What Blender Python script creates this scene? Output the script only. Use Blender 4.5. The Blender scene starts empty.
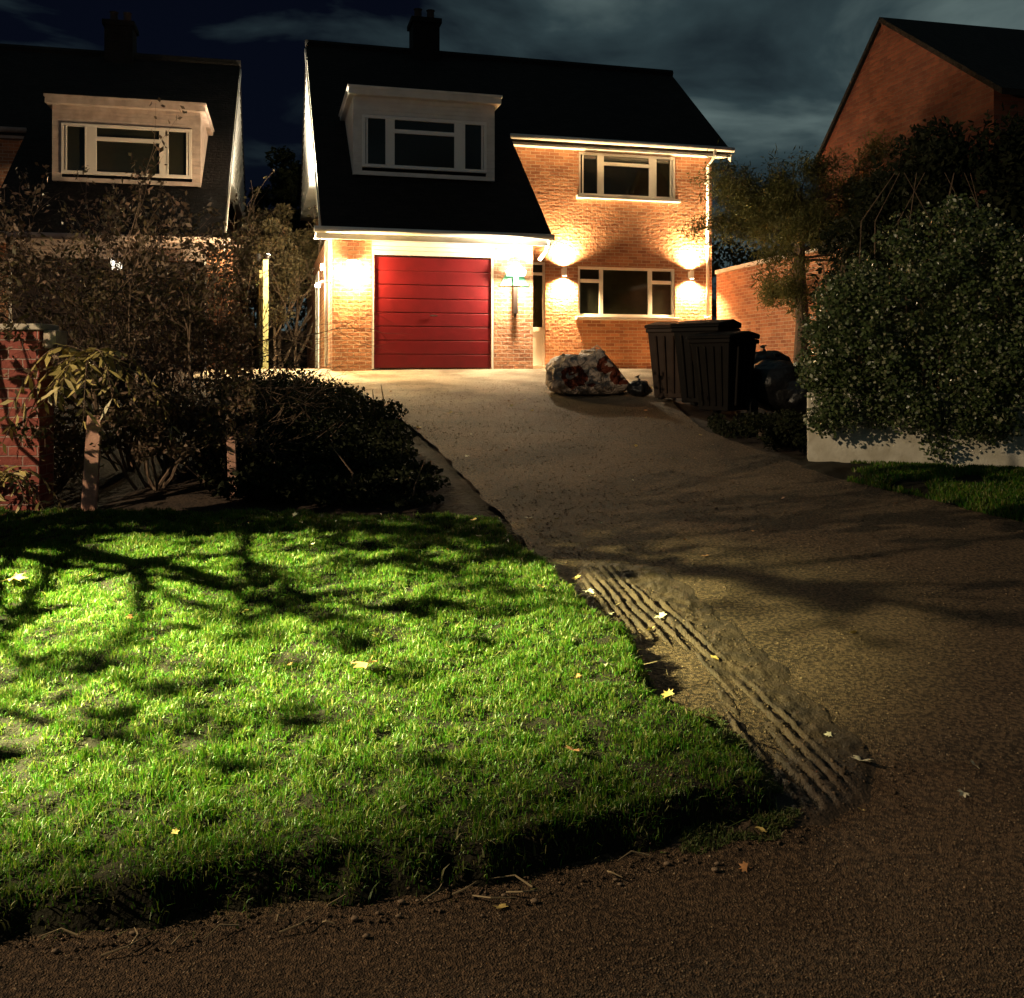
import bpy, math, random
import numpy as np
from mathutils import Vector, Matrix
R = math.radians
rng = np.random.default_rng(7)
random.seed(7)
S = bpy.context.scene
COL = S.collection

# ------------------------------------------------------------------ camera
cd = bpy.data.cameras.new('camera'); cam = bpy.data.objects.new('camera', cd); COL.objects.link(cam)
cam.location = (0, 0, 1.5); cam.rotation_euler = (R(90), 0, 0)
cd.sensor_width = 36; cd.sensor_fit = 'HORIZONTAL'; cd.lens = 33.75; cd.shift_y = -0.127
cd.clip_start = 0.05; cd.clip_end = 600
S.camera = cam
# ------------------------------------------------------------------ world: night sky with thin cloud
W = bpy.data.worlds.new('World'); S.world = W; W.use_nodes = True
nt = W.node_tree; nt.nodes.clear()
def N(t, **k):
    n = nt.nodes.new(t)
    for a, b in k.items(): setattr(n, a, b)
    return n
out = N('ShaderNodeOutputWorld'); bg = N('ShaderNodeBackground')
sky = N('ShaderNodeTexSky', sky_type='NISHITA', sun_disc=False, sun_elevation=R(30), sun_rotation=R(200))
bgs = N('ShaderNodeBackground'); bgs.inputs[1].default_value = 0.00018
nt.links.new(sky.outputs[0], bgs.inputs[0])
tc = N('ShaderNodeTexCoord'); mp = N('ShaderNodeMapping'); mp.inputs['Scale'].default_value = (1.6, 1.6, 5.2)
mp.inputs['Location'].default_value = (0.35, 0.1, 0.62)
no = N('ShaderNodeTexNoise'); no.inputs['Scale'].default_value = 1.7; no.inputs['Detail'].default_value = 7; no.inputs['Distortion'].default_value = .5
rp = N('ShaderNodeValToRGB')
rp.color_ramp.elements[0].position = .40; rp.color_ramp.elements[0].color = (.0004, .0007, .0022, 1)
rp.color_ramp.elements[1].position = .70; rp.color_ramp.elements[1].color = (.046, .064, .062, 1)
e = rp.color_ramp.elements.new(.54); e.color = (.010, .017, .019, 1)
nt.links.new(tc.outputs['Generated'], mp.inputs[0]); nt.links.new(mp.outputs[0], no.inputs[0]); nt.links.new(no.outputs[0], rp.inputs[0])
nt.links.new(rp.outputs[0], bg.inputs[0]); bg.inputs[1].default_value = 1.3
ad = N('ShaderNodeAddShader'); nt.links.new(bg.outputs[0], ad.inputs[0]); nt.links.new(bgs.outputs[0], ad.inputs[1]); nt.links.new(ad.outputs[0], out.inputs[0])
# ------------------------------------------------------------------ view
S.view_settings.view_transform = 'Standard'; S.view_settings.look = 'None'
S.view_settings.exposure = 1.0; S.view_settings.gamma = 1
# the light of the street lamp (its post is built further down)
LAMP = Vector((-7.3, 2.7, 4.3))
def lamp(name, kind, loc, energy, color, parent=None, target=None, size=.05, angle=90, blend=.5, dirv=None):
    l = bpy.data.lights.new(name, kind); l.energy = energy; l.color = color
    if kind in ('SPOT', 'POINT'): l.shadow_soft_size = size
    if kind == 'SPOT': l.spot_size = R(angle); l.spot_blend = blend
    o = bpy.data.objects.new(name, l); COL.objects.link(o); o.location = loc
    if target is not None: dirv = Vector(target) - Vector(loc)
    if dirv is not None: o.rotation_euler = Vector(dirv).to_track_quat('-Z', 'Y').to_euler()
    if parent: o.parent = parent
    return o
lamp('street_lamp_beam', 'SPOT', LAMP, 42000, (1, .98, .42), target=(-2.35, 4.4, .2), size=.04, angle=34, blend=1.0)
lamp('street_lamp_skirt', 'SPOT', LAMP, 1250, (1, .76, .46), target=(1.6, 7.0, .3), size=.012, angle=78, blend=.8)
lamp('street_lamp_spill', 'POINT', LAMP, 270, (1, .74, .58), size=.04)

# ------------------------------------------------------------------ terrain profile
def G(y):
    y = np.asarray(y, float)
    s = np.clip((y - 2.6) / .8, 0, 1)
    lin = .1 * (y - 3.0)
    ramp = np.where(y < 2.6, 0, np.where(y < 3.4, .04 * s * s, lin))
    t = np.clip((y - 17.2) / 1.6, 0, 1)
    top = 1.42 + .16 * t - .08 * t * t
    return np.where(y > 17.2, top, ramp)
def g(y): return float(G(y))
def vnoise(x, y, s, seed=0):
    x = np.asarray(x, float) * s; y = np.asarray(y, float) * s
    xi = np.floor(x).astype(int); yi = np.floor(y).astype(int); fx = x - xi; fy = y - yi
    def h(a, b):
        n = (a * 374761393 + b * 668265263 + seed * 974711) & 0x7fffffff
        n = ((n ^ (n >> 13)) * 1274126177) & 0x7fffffff
        return ((n ^ (n >> 16)) & 0xffff) / 65535.0
    fx = fx * fx * (3 - 2 * fx); fy = fy * fy * (3 - 2 * fy)
    return (h(xi, yi) * (1 - fx) + h(xi + 1, yi) * fx) * (1 - fy) + (h(xi, yi + 1) * (1 - fx) + h(xi + 1, yi + 1) * fx) * fy
def fbm(x, y, s, o=3, seed=0):
    r = 0; a = .5
    for i in range(o): r = r + a * (vnoise(x, y, s, seed + i) - .5); s *= 2.1; a *= .5
    return r
def poly_sd(X, Y, P):           # signed distance, positive inside
    P = np.array(P, float); d = np.full(X.shape, 1e9); ins = np.zeros(X.shape, bool)
    for i in range(len(P)):
        a = P[i]; b = P[(i + 1) % len(P)]; e = b - a
        wx = X - a[0]; wy = Y - a[1]
        t = np.clip((wx * e[0] + wy * e[1]) / (e @ e), 0, 1)
        d = np.minimum(d, np.hypot(wx - t * e[0], wy - t * e[1]))
        c = ((a[1] > Y) != (b[1] > Y)) & (X < (b[0] - a[0]) * (Y - a[1]) / ((b[1] - a[1]) + 1e-12) + a[0])
        ins ^= c
    return np.where(ins, d, -d)

# ------------------------------------------------------------------ materials
def mat(name, col, rough=.8, var=None, vscale=5, bump=0, bscale=40, metal=0, spec=.3, detail=4, trans=0, coat=0):
    m = bpy.data.materials.new(name); m.use_nodes = True; t = m.node_tree; b = t.nodes['Principled BSDF']
    b.inputs['Roughness'].default_value = rough; b.inputs['Metallic'].default_value = metal
    b.inputs['Specular IOR Level'].default_value = spec; b.inputs['Base Color'].default_value = (*col, 1)
    if coat: b.inputs['Coat Weight'].default_value = coat
    c = t.nodes.new('ShaderNodeTexCoord')
    if var:
        n = t.nodes.new('ShaderNodeTexNoise'); n.inputs['Scale'].default_value = vscale; n.inputs['Detail'].default_value = detail
        r = t.nodes.new('ShaderNodeValToRGB'); r.color_ramp.elements[0].position = .35; r.color_ramp.elements[1].position = .65
        r.color_ramp.elements[0].color = (*col, 1); r.color_ramp.elements[1].color = (*var, 1)
        t.links.new(c.outputs['Object'], n.inputs[0]); t.links.new(n.outputs[0], r.inputs[0]); t.links.new(r.outputs[0], b.inputs['Base Color'])
    if bump:
        n = t.nodes.new('ShaderNodeTexNoise'); n.inputs['Scale'].default_value = bscale; n.inputs['Detail'].default_value = 5
        u = t.nodes.new('ShaderNodeBump'); u.inputs['Strength'].default_value = 1; u.inputs['Distance'].default_value = bump
        t.links.new(c.outputs['Object'], n.inputs[0]); t.links.new(n.outputs[0], u.inputs['Height']); t.links.new(u.outputs[0], b.inputs['Normal'])
    return m
def leafmat(name, cols, rough=.5, spec=.4, trans=.25):
    m = bpy.data.materials.new(name); m.use_nodes = True; t = m.node_tree; b = t.nodes['Principled BSDF']
    ge = t.nodes.new('ShaderNodeNewGeometry'); r = t.nodes.new('ShaderNodeValToRGB')
    els = r.color_ramp.elements
    for i, c in enumerate(cols):
        p = i / (len(cols) - 1)
        e = els[0] if i == 0 else (els[len(els) - 1] if i == len(cols) - 1 else els.new(p))
        e.position = p; e.color = (*c, 1)
    t.links.new(ge.outputs['Random Per Island'], r.inputs[0]); t.links.new(r.outputs[0], b.inputs['Base Color'])
    b.inputs['Roughness'].default_value = rough; b.inputs['Specular IOR Level'].default_value = spec
    if trans:
        tr = t.nodes.new('ShaderNodeBsdfTranslucent'); mx = t.nodes.new('ShaderNodeMixShader'); mx.inputs[0].default_value = trans
        t.links.new(r.outputs[0], tr.inputs[0]); t.links.new(b.outputs[0], mx.inputs[1]); t.links.new(tr.outputs[0], mx.inputs[2])
        t.links.new(mx.outputs[0], t.nodes['Material Output'].inputs[0])
    return m
def brickmat(name, c1, c2, mortar, rough=.85, bump=.008, wob=.006):
    m = bpy.data.materials.new(name); m.use_nodes = True; t = m.node_tree; b = t.nodes['Principled BSDF']; L = t.links.new
    uv = t.nodes.new('ShaderNodeUVMap'); uv.uv_map = 'UVMap'
    br = t.nodes.new('ShaderNodeTexBrick'); br.inputs['Scale'].default_value = 1
    br.inputs['Brick Width'].default_value = .225; br.inputs['Row Height'].default_value = .075; br.inputs['Mortar Size'].default_value = .006
    br.inputs['Mortar Smooth'].default_value = .5; br.inputs['Bias'].default_value = -.1
    br.inputs['Color1'].default_value = (*c1, 1); br.inputs['Color2'].default_value = (*c2, 1); br.inputs['Mortar'].default_value = (*mortar, 1)
    n0 = t.nodes.new('ShaderNodeTexNoise'); n0.inputs['Scale'].default_value = 9; n0.inputs['Detail'].default_value = 2
    sub = t.nodes.new('ShaderNodeVectorMath'); sub.operation = 'SUBTRACT'; sub.inputs[1].default_value = (.5, .5, .5)
    sc = t.nodes.new('ShaderNodeVectorMath'); sc.operation = 'SCALE'; sc.inputs['Scale'].default_value = wob * 2
    a = t.nodes.new('ShaderNodeVectorMath'); a.operation = 'ADD'
    L(uv.outputs[0], n0.inputs[0]); L(n0.outputs['Color'], sub.inputs[0]); L(sub.outputs[0], sc.inputs[0]); L(uv.outputs[0], a.inputs[0]); L(sc.outputs[0], a.inputs[1]); L(a.outputs[0], br.inputs[0])
    n1 = t.nodes.new('ShaderNodeTexNoise'); n1.inputs['Scale'].default_value = 3; n1.inputs['Detail'].default_value = 6; L(uv.outputs[0], n1.inputs[0])
    mx = t.nodes.new('ShaderNodeMix'); mx.data_type = 'RGBA'; mx.blend_type = 'MULTIPLY'; mx.inputs[0].default_value = .5
    L(br.outputs['Color'], mx.inputs[6]); L(n1.outputs['Color'], mx.inputs[7]); 
    rr = t.nodes.new('ShaderNodeValToRGB'); rr.color_ramp.elements[0].position = .3; rr.color_ramp.elements[0].color = (.55, .5, .48, 1); rr.color_ramp.elements[1].position = .7
    L(n1.outputs[0], rr.inputs[0]); L(rr.outputs[0], mx.inputs[7]); L(mx.outputs[2], b.inputs['Base Color'])
    n2 = t.nodes.new('ShaderNodeTexNoise'); n2.inputs['Scale'].default_value = 14; n2.inputs['Detail'].default_value = 4; L(uv.outputs[0], n2.inputs[0])
    inv = t.nodes.new('ShaderNodeMath'); inv.operation = 'MULTIPLY_ADD'; inv.inputs[1].default_value = -.7; L(br.outputs['Fac'], inv.inputs[0]); L(n2.outputs[0], inv.inputs[2])
    # every brick sits at its own depth
    wn = t.nodes.new('ShaderNodeRGBToBW'); L(br.outputs['Color'], wn.inputs[0])
    ad = t.nodes.new('ShaderNodeMath'); ad.operation = 'MULTIPLY_ADD'; ad.inputs[1].default_value = 1.6; L(wn.outputs[0], ad.inputs[0]); L(inv.outputs[0], ad.inputs[2])
    bu = t.nodes.new('ShaderNodeBump'); bu.inputs['Strength'].default_value = 1; bu.inputs['Distance'].default_value = bump
    L(ad.outputs[0], bu.inputs['Height']); L(bu.outputs[0], b.inputs['Normal'])
    b.inputs['Roughness'].default_value = rough; b.inputs['Specular IOR Level'].default_value = .2
    return m
def tilemat(name, c1, c2):
    m = brickmat(name, c1, c2, (.008, .008, .008), rough=.9, bump=.02, wob=.003)
    for n in m.node_tree.nodes:
        if n.type == 'TEX_BRICK': n.inputs['Brick Width'].default_value = .27; n.inputs['Row Height'].default_value = .12; n.inputs['Mortar Size'].default_value = .008
    return m
def emit(name, col, s):
    m = bpy.data.materials.new(name); m.use_nodes = True; b = m.node_tree.nodes['Principled BSDF']
    b.inputs['Emission Color'].default_value = (*col, 1); b.inputs['Emission Strength'].default_value = s; b.inputs['Base Color'].default_value = (.8, .8, .8, 1)
    return m
M = dict(
    brick=brickmat('buff_orange_brick', (.54, .26, .14), (.30, .12, .065), (.60, .50, .38), bump=.028, wob=.010),
    brick_red=brickmat('red_brick', (.30, .085, .065), (.16, .045, .038), (.34, .24, .21), bump=.02, wob=.008),
    brick_far=brickmat('brown_brick', (.20, .065, .035), (.12, .04, .025), (.15, .09, .06)),
    tile=tilemat('dark_roof_tile', (.022, .018, .016), (.014, .012, .011)),
    white=mat('white_gloss_paint', (.78, .76, .72), .35, (.70, .68, .63), 3, .0006, 60, spec=.4),
    clad=mat('white_cladding', (.72, .69, .65), .5, (.62, .59, .55), 4, .001, 50),
    upvc=mat('white_window_plastic', (.80, .79, .76), .3, spec=.5),
    glass=mat('dark_window_glass', (.020, .017, .009), .07, (.010, .011, .008), 1.1, spec=.6),
    frosted=mat('frosted_side_glass', (.10, .09, .07), .25, spec=.5),
    red=mat('red_garage_paint', (.125, .006, .009), .38, (.10, .005, .007), 7, .0012, 90, spec=.35),
    darkdoor=mat('dark_stained_door', (.03, .018, .014), .6, (.02, .012, .01), 6, .001, 60),
    concrete=mat('concrete', (.40, .36, .30), .9, (.30, .26, .21), 6, .004, 60),
    black=mat('black_metal', (.015, .015, .016), .45),
    green=mat('verdigris_green', (.10, .30, .20), .4, (.07, .22, .16), 20),
    grey=mat('galvanised_grey', (.25, .26, .27), .5, metal=.6),
    wood=mat('weathered_wood', (.52, .31, .24), .85, (.40, .22, .16), 12, .004, 60),
    fence=mat('pale_green_stained_fence', (.42, .42, .20), .8, (.30, .30, .14), 10, .003, 60),
    bark=mat('bark', (.07, .05, .035), .95, (.12, .085, .06), 25, .01, 50),
    twig=mat('brown_twig', (.16, .11, .075), .9, (.09, .06, .04), 30, .002, 90),
    brick_unlit=brickmat('darkened_chimney_brick', (.012, .009, .008), (.009, .007, .006), (.01, .01, .009)),  # near-black so the chimney reads as unlit; darkness put into the colour
    clay=mat('chimney_clay', (.05, .03, .025), .9, bump=.003),
    bin=mat('black_bin_plastic', (.009, .007, .006), .6, (.006, .005, .005), 6, .001, 60, spec=.12),
    bin_b=mat('brown_bin_plastic', (.060, .038, .028), .5, (.04, .026, .020), 6, .001, 60, spec=.12),
    rubber=mat('rubber', (.02, .02, .02), .8),
    bag=mat('black_refuse_sack', (.008, .008, .009), .35, bump=.02, bscale=12, spec=.5),
    soil=mat('garden_soil', (.040, .026, .017), 1, (.022, .014, .010), 5, .02, 30),
    leafdead=leafmat('yellow_fallen_leaf', [(.55, .40, .08), (.62, .48, .16), (.45, .26, .07)], .6, .3, .1),
    leafbrown=leafmat('brown_fallen_leaf', [(.40, .17, .06), (.50, .25, .10), (.30, .14, .07)], .6, .3, .1),
    leafpale=leafmat('pale_fallen_leaf', [(.62, .58, .38), (.70, .66, .48), (.55, .50, .32)], .6, .3, .1),
    dimframe=mat('shaded_window_frame', (.52, .44, .38), .5),  # frame toned down, the unlit house's dimness is in the colour
    dimclad=mat('shaded_pinkish_cladding', (.40, .30, .25), .8, (.27, .20, .17), 5, .003, 40),  # darker cladding copy, shade of the unlit house put into the colour
    lowwall=mat('grubby_white_masonry_paint', (.80, .77, .66), .8, (.50, .46, .36), 4, .006, 30),
    pebble=mat('brown_pebble', (.20, .14, .09), .9), straw=mat('dry_straw', (.30, .23, .13), .8),
    stone=mat('pale_stone', (.45, .38, .30), .9, (.30, .25, .19), 20, .004, 50),
)

# ------------------------------------------------------------------ mesh helpers
def tag(o, label=None, cat=None, group=None, kind=None):
    if label: o['label'] = label
    if cat: o['category'] = cat
    if group: o['group'] = group
    if kind: o['kind'] = kind
    return o
def thing(name, label, cat, loc=(0, 0, 0), rz=0, group=None):
    o = bpy.data.objects.new(name, None); COL.objects.link(o); o.empty_display_size = .2
    o.location = loc; o.rotation_euler = (0, 0, rz); return tag(o, label, cat, group)
def link(name, me, parent=None, loc=None, rz=0):
    o = bpy.data.objects.new(name, me); COL.objects.link(o)
    if parent: o.parent = parent
    if loc is not None: o.location = loc
    if rz: o.rotation_euler = (0, 0, rz)
    return o
class MB:
    def __init__(s, m=1): s.v = []; s.f = []; s.m = m
    def add(s, vs, fs):
        n = len(s.v)
        for p in vs: s.v.append((p[0] * s.m, p[1], p[2]))
        for f in fs:
            f = [i + n for i in f]
            s.f.append(f[::-1] if s.m < 0 else f)
        return s
    def box(s, x0, x1, y0, y1, z0, z1):
        x0, x1 = sorted((x0, x1)); y0, y1 = sorted((y0, y1)); z0, z1 = sorted((z0, z1))
        return s.add([(x0, y0, z0), (x1, y0, z0), (x1, y1, z0), (x0, y1, z0), (x0, y0, z1), (x1, y0, z1), (x1, y1, z1), (x0, y1, z1)],
                     [(0, 3, 2, 1), (4, 5, 6, 7), (0, 1, 5, 4), (1, 2, 6, 5), (2, 3, 7, 6), (3, 0, 4, 7)])
    def frustum(s, a, b, z0, z1):       # a, b = (x0,x1,y0,y1)
        v = [(a[0], a[2], z0), (a[1], a[2], z0), (a[1], a[3], z0), (a[0], a[3], z0), (b[0], b[2], z1), (b[1], b[2], z1), (b[1], b[3], z1), (b[0], b[3], z1)]
        return s.add(v, [(0, 3, 2, 1), (4, 5, 6, 7), (0, 1, 5, 4), (1, 2, 6, 5), (2, 3, 7, 6), (3, 0, 4, 7)])
    def prism_x(s, prof, x0, x1):       # prof list of (y,z), counter-clockwise seen from +x
        n = len(prof)
        v = [(x0, y, z) for y, z in prof] + [(x1, y, z) for y, z in prof]
        f = [tuple(range(n))[::-1], tuple(range(n, 2 * n))] + [(i, (i + 1) % n, n + (i + 1) % n, n + i) for i in range(n)]
        return s.add(v, f)
    def tube(s, pts, rad, k=6, cap=True):
        pts = [Vector(p) for p in pts]; rings = []
        if not hasattr(rad, '__len__'): rad = [rad] * len(pts)
        v = []; up = Vector((0, 0, 1))
        for i, p in enumerate(pts):
            d = (pts[min(i + 1, len(pts) - 1)] - pts[max(i - 1, 0)]).normalized()
            a = d.cross(up if abs(d.z) < .95 else Vector((1, 0, 0))).normalized(); b = d.cross(a)
            for j in range(k):
                t = 2 * math.pi * j / k; v.append(p + (a * math.cos(t) + b * math.sin(t)) * rad[i])
        f = []
        for i in range(len(pts) - 1):
            for j in range(k): f.append((i * k + j, i * k + (j + 1) % k, (i + 1) * k + (j + 1) % k, (i + 1) * k + j))
        if cap: f.append(tuple(range(k))[::-1]); f.append(tuple(range((len(pts) - 1) * k, len(pts) * k)))
        return s.add(v, f)
    def build(s, name, material, parent=None, bevel=0, smooth=False, loc=None, rz=0):
        me = bpy.data.meshes.new(name); me.from_pydata(s.v, [], s.f); me.update()
        setuv(me); me.materials.append(material)
        if smooth: me.polygons.foreach_set('use_smooth', [True] * len(me.polygons))
        o = link(name, me, parent, loc, rz)
        if bevel:
            b = o.modifiers.new('bevel', 'BEVEL'); b.width = bevel; b.segments = 2; b.limit_method = 'ANGLE'
        return o
def setuv(me):
    uv = me.uv_layers.new(name='UVMap')
    for p in me.polygons:
        n = p.normal
        for li in p.loop_indices:
            c = me.vertices[me.loops[li].vertex_index].co
            if abs(n.z) > .3: uv.data[li].uv = (c.x, c.y * 1.28)
            elif abs(n.x) > abs(n.y): uv.data[li].uv = (c.y, c.z)
            else: uv.data[li].uv = (c.x, c.z)
def npmesh(name, V, F, material, parent=None, smooth=False, loc=None):   # F: (n,k) int array
    me = bpy.data.meshes.new(name); V = np.asarray(V, np.float32); F = np.asarray(F, np.int32)
    k = F.shape[1]
    me.vertices.add(len(V)); me.vertices.foreach_set('co', V.ravel())
    me.loops.add(F.size); me.loops.foreach_set('vertex_index', F.ravel())
    me.polygons.add(len(F)); me.polygons.foreach_set('loop_start', np.arange(0, F.size, k, dtype=np.int32))
    me.polygons.foreach_set('loop_total', np.full(len(F), k, np.int32))
    if smooth: me.polygons.foreach_set('use_smooth', np.ones(len(F), bool))
    me.update(calc_edges=True); me.materials.append(material)
    return link(name, me, parent, loc)
def grid(name, xs, ys, zf, material, keep=None, smooth=True, parent=None):
    X, Y = np.meshgrid(xs, ys); Z = zf(X, Y); nx, ny = len(xs), len(ys)
    V = np.stack([X, Y, Z], -1).reshape(-1, 3)
    i = np.arange(ny - 1)[:, None] * nx + np.arange(nx - 1)[None, :]
    F = np.stack([i, i + 1, i + nx + 1, i + nx], -1).reshape(-1, 4)
    if keep is not None:
        K = keep(X, Y).ravel(); F = F[K[F].any(1)]
        used = np.unique(F); mp = np.zeros(len(V), int); mp[used] = np.arange(len(used)); V = V[used]; F = mp[F]
    return npmesh(name, V, F, material, parent, smooth)
def leaves(P, size, name, material, parent=None, asp=.5, up=None, bend=.25, loc=None):
    """P: (n,3) centres -> kite-shaped leaves, each with a folded midrib"""
    n = len(P); size = size * rng.uniform(.6, 1.3, n)
    d = rng.normal(size=(n, 3)); 
    if up is not None: d = d + np.array(up)
    d /= np.linalg.norm(d, axis=1)[:, None]
    r = rng.normal(size=(n, 3)); s = np.cross(d, r); s /= np.linalg.norm(s, axis=1)[:, None]; nn = np.cross(d, s)
    L = size[:, None]
    a = P - d * L * .5; b = P + s * L * asp * .5 + nn * L * bend * .3 - d * L * .05; c = P + d * L * .5; e = P - s * L * asp * .5 + nn * L * bend * .3 - d * L * .05
    V = np.stack([a, b, c, e], 1).reshape(-1, 3)
    i = np.arange(n)[:, None] * 4
    F = np.concatenate([i + np.array([0, 1, 2]), i + np.array([0, 2, 3])], 0)
    return npmesh(name, V, F, material, parent, loc=loc)
def clumps(centres, radii, n, shell=.5):
    """points gathered in clumps (ellipsoids), denser to the outside of each"""
    k = rng.integers(0, len(centres), n); c = np.array(centres)[k]; r = np.array(radii)[k]
    d = rng.normal(size=(n, 3)); d /= np.linalg.norm(d, axis=1)[:, None]
    t = rng.uniform(0, 1, n) ** (shell); return c + d * r * t[:, None]
def crown_points(c, r, nclump, cr, n, low=-1.0, shell=.4):
    d = rng.normal(size=(nclump, 3)); d /= np.linalg.norm(d, axis=1)[:, None]; d[:, 2] = np.maximum(d[:, 2], low)
    cc = np.array(c) + d * np.array(r) * rng.uniform(.45, 1, nclump)[:, None]
    rr = np.stack([rng.uniform(.6, 1.3, nclump) * cr] * 3, 1) * np.array([1, 1, .8])
    return clumps(cc, rr, n, shell)
def branches(mb, p, d, ln, rad, depth, spread=.55, droop=.0, tips=None, k=5, split=(2, 3)):
    p = Vector(p); d = Vector(d).normalized(); pts = [p.copy()]; rr = [rad]; seg = 4
    for i in range(seg):
        d = (d + Vector((random.gauss(0, .13), random.gauss(0, .13), random.gauss(0, .10) - droop))).normalized()
        p = p + d * ln / seg; pts.append(p.copy()); rr.append(rad * (1 - .42 * (i + 1) / seg))
        if tips is not None and depth <= 1: tips.append(tuple(p))
    mb.tube(pts, rr, k if rad > .012 else 3, cap=False)
    if depth > 0:
        for j in range(random.randint(*split)):
            q = pts[random.randint(2, seg)]
            nd = (d + Vector((random.gauss(0, spread), random.gauss(0, spread), random.gauss(.05, spread * .7)))).normalized()
            branches(mb, q, nd, ln * random.uniform(.6, .85), rad * .58, depth - 1, spread, droop, tips, k, split)

# ------------------------------------------------------------------ SETTING: ground, road, driveway
def lerp(tab):
    a = np.array(tab, float); return lambda y: np.interp(y, a[:, 0], a[:, 1])
ysd = np.concatenate([np.arange(-8, 2, .5), np.arange(2, 20, .1), [20.5, 21, 23, 26, 30, 40, 60, 100, 180, 300]])
tag(grid('ground', np.concatenate([[-300, -120, -50, -25], np.arange(-12, 12.1, .25), [25, 50, 120, 300]]), ysd,
     lambda X, Y: G(Y) - .035 + .05 * fbm(X, Y, 1.4, 3, 5) * (np.abs(X) < 12), M['soil']), kind='structure')
def tarmac(name, c1, c2, pale, fleck):
    m = bpy.data.materials.new(name); m.use_nodes = True; t = m.node_tree; b = t.nodes['Principled BSDF']; L = t.links.new
    c = t.nodes.new('ShaderNodeTexCoord')
    def noise(s, d=4, vor=False):
        n = t.nodes.new('ShaderNodeTexVoronoi' if vor else 'ShaderNodeTexNoise'); n.inputs['Scale'].default_value = s
        if not vor: n.inputs['Detail'].default_value = d
        L(c.outputs['Object'], n.inputs[0]); return n
    def ramp(n, p0, c0, p1, c1_, o=0):
        r = t.nodes.new('ShaderNodeValToRGB'); r.color_ramp.elements[0].position = p0; r.color_ramp.elements[0].color = (*c0, 1)
        r.color_ramp.elements[1].position = p1; r.color_ramp.elements[1].color = (*c1_, 1); L(n.outputs[o], r.inputs[0]); return r
    def mix(f, a, b_):
        x = t.nodes.new('ShaderNodeMix'); x.data_type = 'RGBA'
        if isinstance(f, float): x.inputs[0].default_value = f
        else: L(f, x.inputs[0])
        L(a, x.inputs[6]); L(b_, x.inputs[7]); return x
    base = ramp(noise(1.6, 9), .35, c1, .62, c2)
    fine = ramp(noise(55, 8), .42, tuple(x * .35 for x in c1), .62, tuple(min(1, x * 1.7) for x in c2))
    x1 = mix(.6, base.outputs[0], fine.outputs[0])
    fl = ramp(noise(45, vor=True), .10, (1, 1, 1), .16, (0, 0, 0))
    rnd = ramp(noise(11, 3), .50, (0, 0, 0), .58, (1, 1, 1))
    fm = t.nodes.new('ShaderNodeMath'); fm.operation = 'MULTIPLY'; L(fl.outputs[0], fm.inputs[0]); L(rnd.outputs[0], fm.inputs[1])
    cf = t.nodes.new('ShaderNodeRGB'); cf.outputs[0].default_value = (*fleck, 1)
    x2 = mix(fm.outputs[0], x1.outputs[2], cf.outputs[0])
    last = x2.outputs[2]
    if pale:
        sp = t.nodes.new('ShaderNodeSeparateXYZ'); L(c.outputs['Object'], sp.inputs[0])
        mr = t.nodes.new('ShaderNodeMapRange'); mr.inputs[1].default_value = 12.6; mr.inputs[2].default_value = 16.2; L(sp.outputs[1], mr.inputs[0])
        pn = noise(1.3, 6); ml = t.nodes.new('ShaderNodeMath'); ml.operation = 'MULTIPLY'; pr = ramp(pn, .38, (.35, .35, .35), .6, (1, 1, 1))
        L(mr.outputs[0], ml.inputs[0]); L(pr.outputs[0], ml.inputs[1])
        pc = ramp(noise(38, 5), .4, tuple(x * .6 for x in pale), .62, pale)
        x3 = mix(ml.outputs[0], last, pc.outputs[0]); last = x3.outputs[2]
    L(last, b.inputs['Base Color'])
    b.inputs['Roughness'].default_value = .85; b.inputs['Specular IOR Level'].default_value = .25
    h = t.nodes.new('ShaderNodeMath'); h.operation = 'ADD'; v = noise(190, vor=True); n = noise(60, 8); L(v.outputs[0], h.inputs[0]); L(n.outputs[0], h.inputs[1])
    bu = t.nodes.new('ShaderNodeBump'); bu.inputs['Strength'].default_value = 1; bu.inputs['Distance'].default_value = .006; L(h.outputs[0], bu.inputs['Height']); L(bu.outputs[0], b.inputs['Normal'])
    return m
M['road'] = tarmac('damp_road_tarmac', (.036, .021, .010), (.095, .058, .031), None, (.26, .19, .12))
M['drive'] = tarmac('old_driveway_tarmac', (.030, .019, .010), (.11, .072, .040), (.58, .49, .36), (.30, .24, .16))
tag(grid('road', np.concatenate([[-150, -60, -20], np.arange(-10, 10.1, .25), [20, 60, 150]]), np.concatenate([np.arange(-7, 2, .5), np.arange(2, 3.75, .1)]),
     lambda X, Y: G(Y) + 0 * X, M['road'], smooth=True), kind='structure')
DL = lerp([(3, -1.2), (4, .0), (5.3, .25), (7, -.05), (9.76, -.75), (12, -1.45), (14.2, -2.3), (15.2, -3.2), (16.5, -5.6), (40, -6.5)])
DR = lerp([(3, 12), (5.2, 9), (6.2, 5.2), (6.7, 3.75), (8, 3.15), (8.8, 2.7), (11, 2.2), (13, 2.2), (14.6, 2.4), (15.8, 5.2), (40, 5.6)])
ys = np.concatenate([np.arange(3.3, 18.9, .06), np.arange(18.9, 30, 1.)]); tt = np.linspace(0, 1, 90)
Yd, Td = np.meshgrid(ys, tt, indexing='ij'); Xd = DL(Yd) + (DR(Yd) - DL(Yd)) * Td + .12 * fbm(Yd, Td * 3, 2.5, 3, 9) * ((Td < .02) | (Td > .98))
Zd = G(Yd) + np.clip((Yd - 3.3) / .4, 0, 1) * .014 - .008 + .035 * fbm(Xd, Yd, .9, 4, 3) * np.clip((Yd - 3.4) / 1.0, 0, 1) * np.clip((17.6 - Yd), 0, 1)
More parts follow.
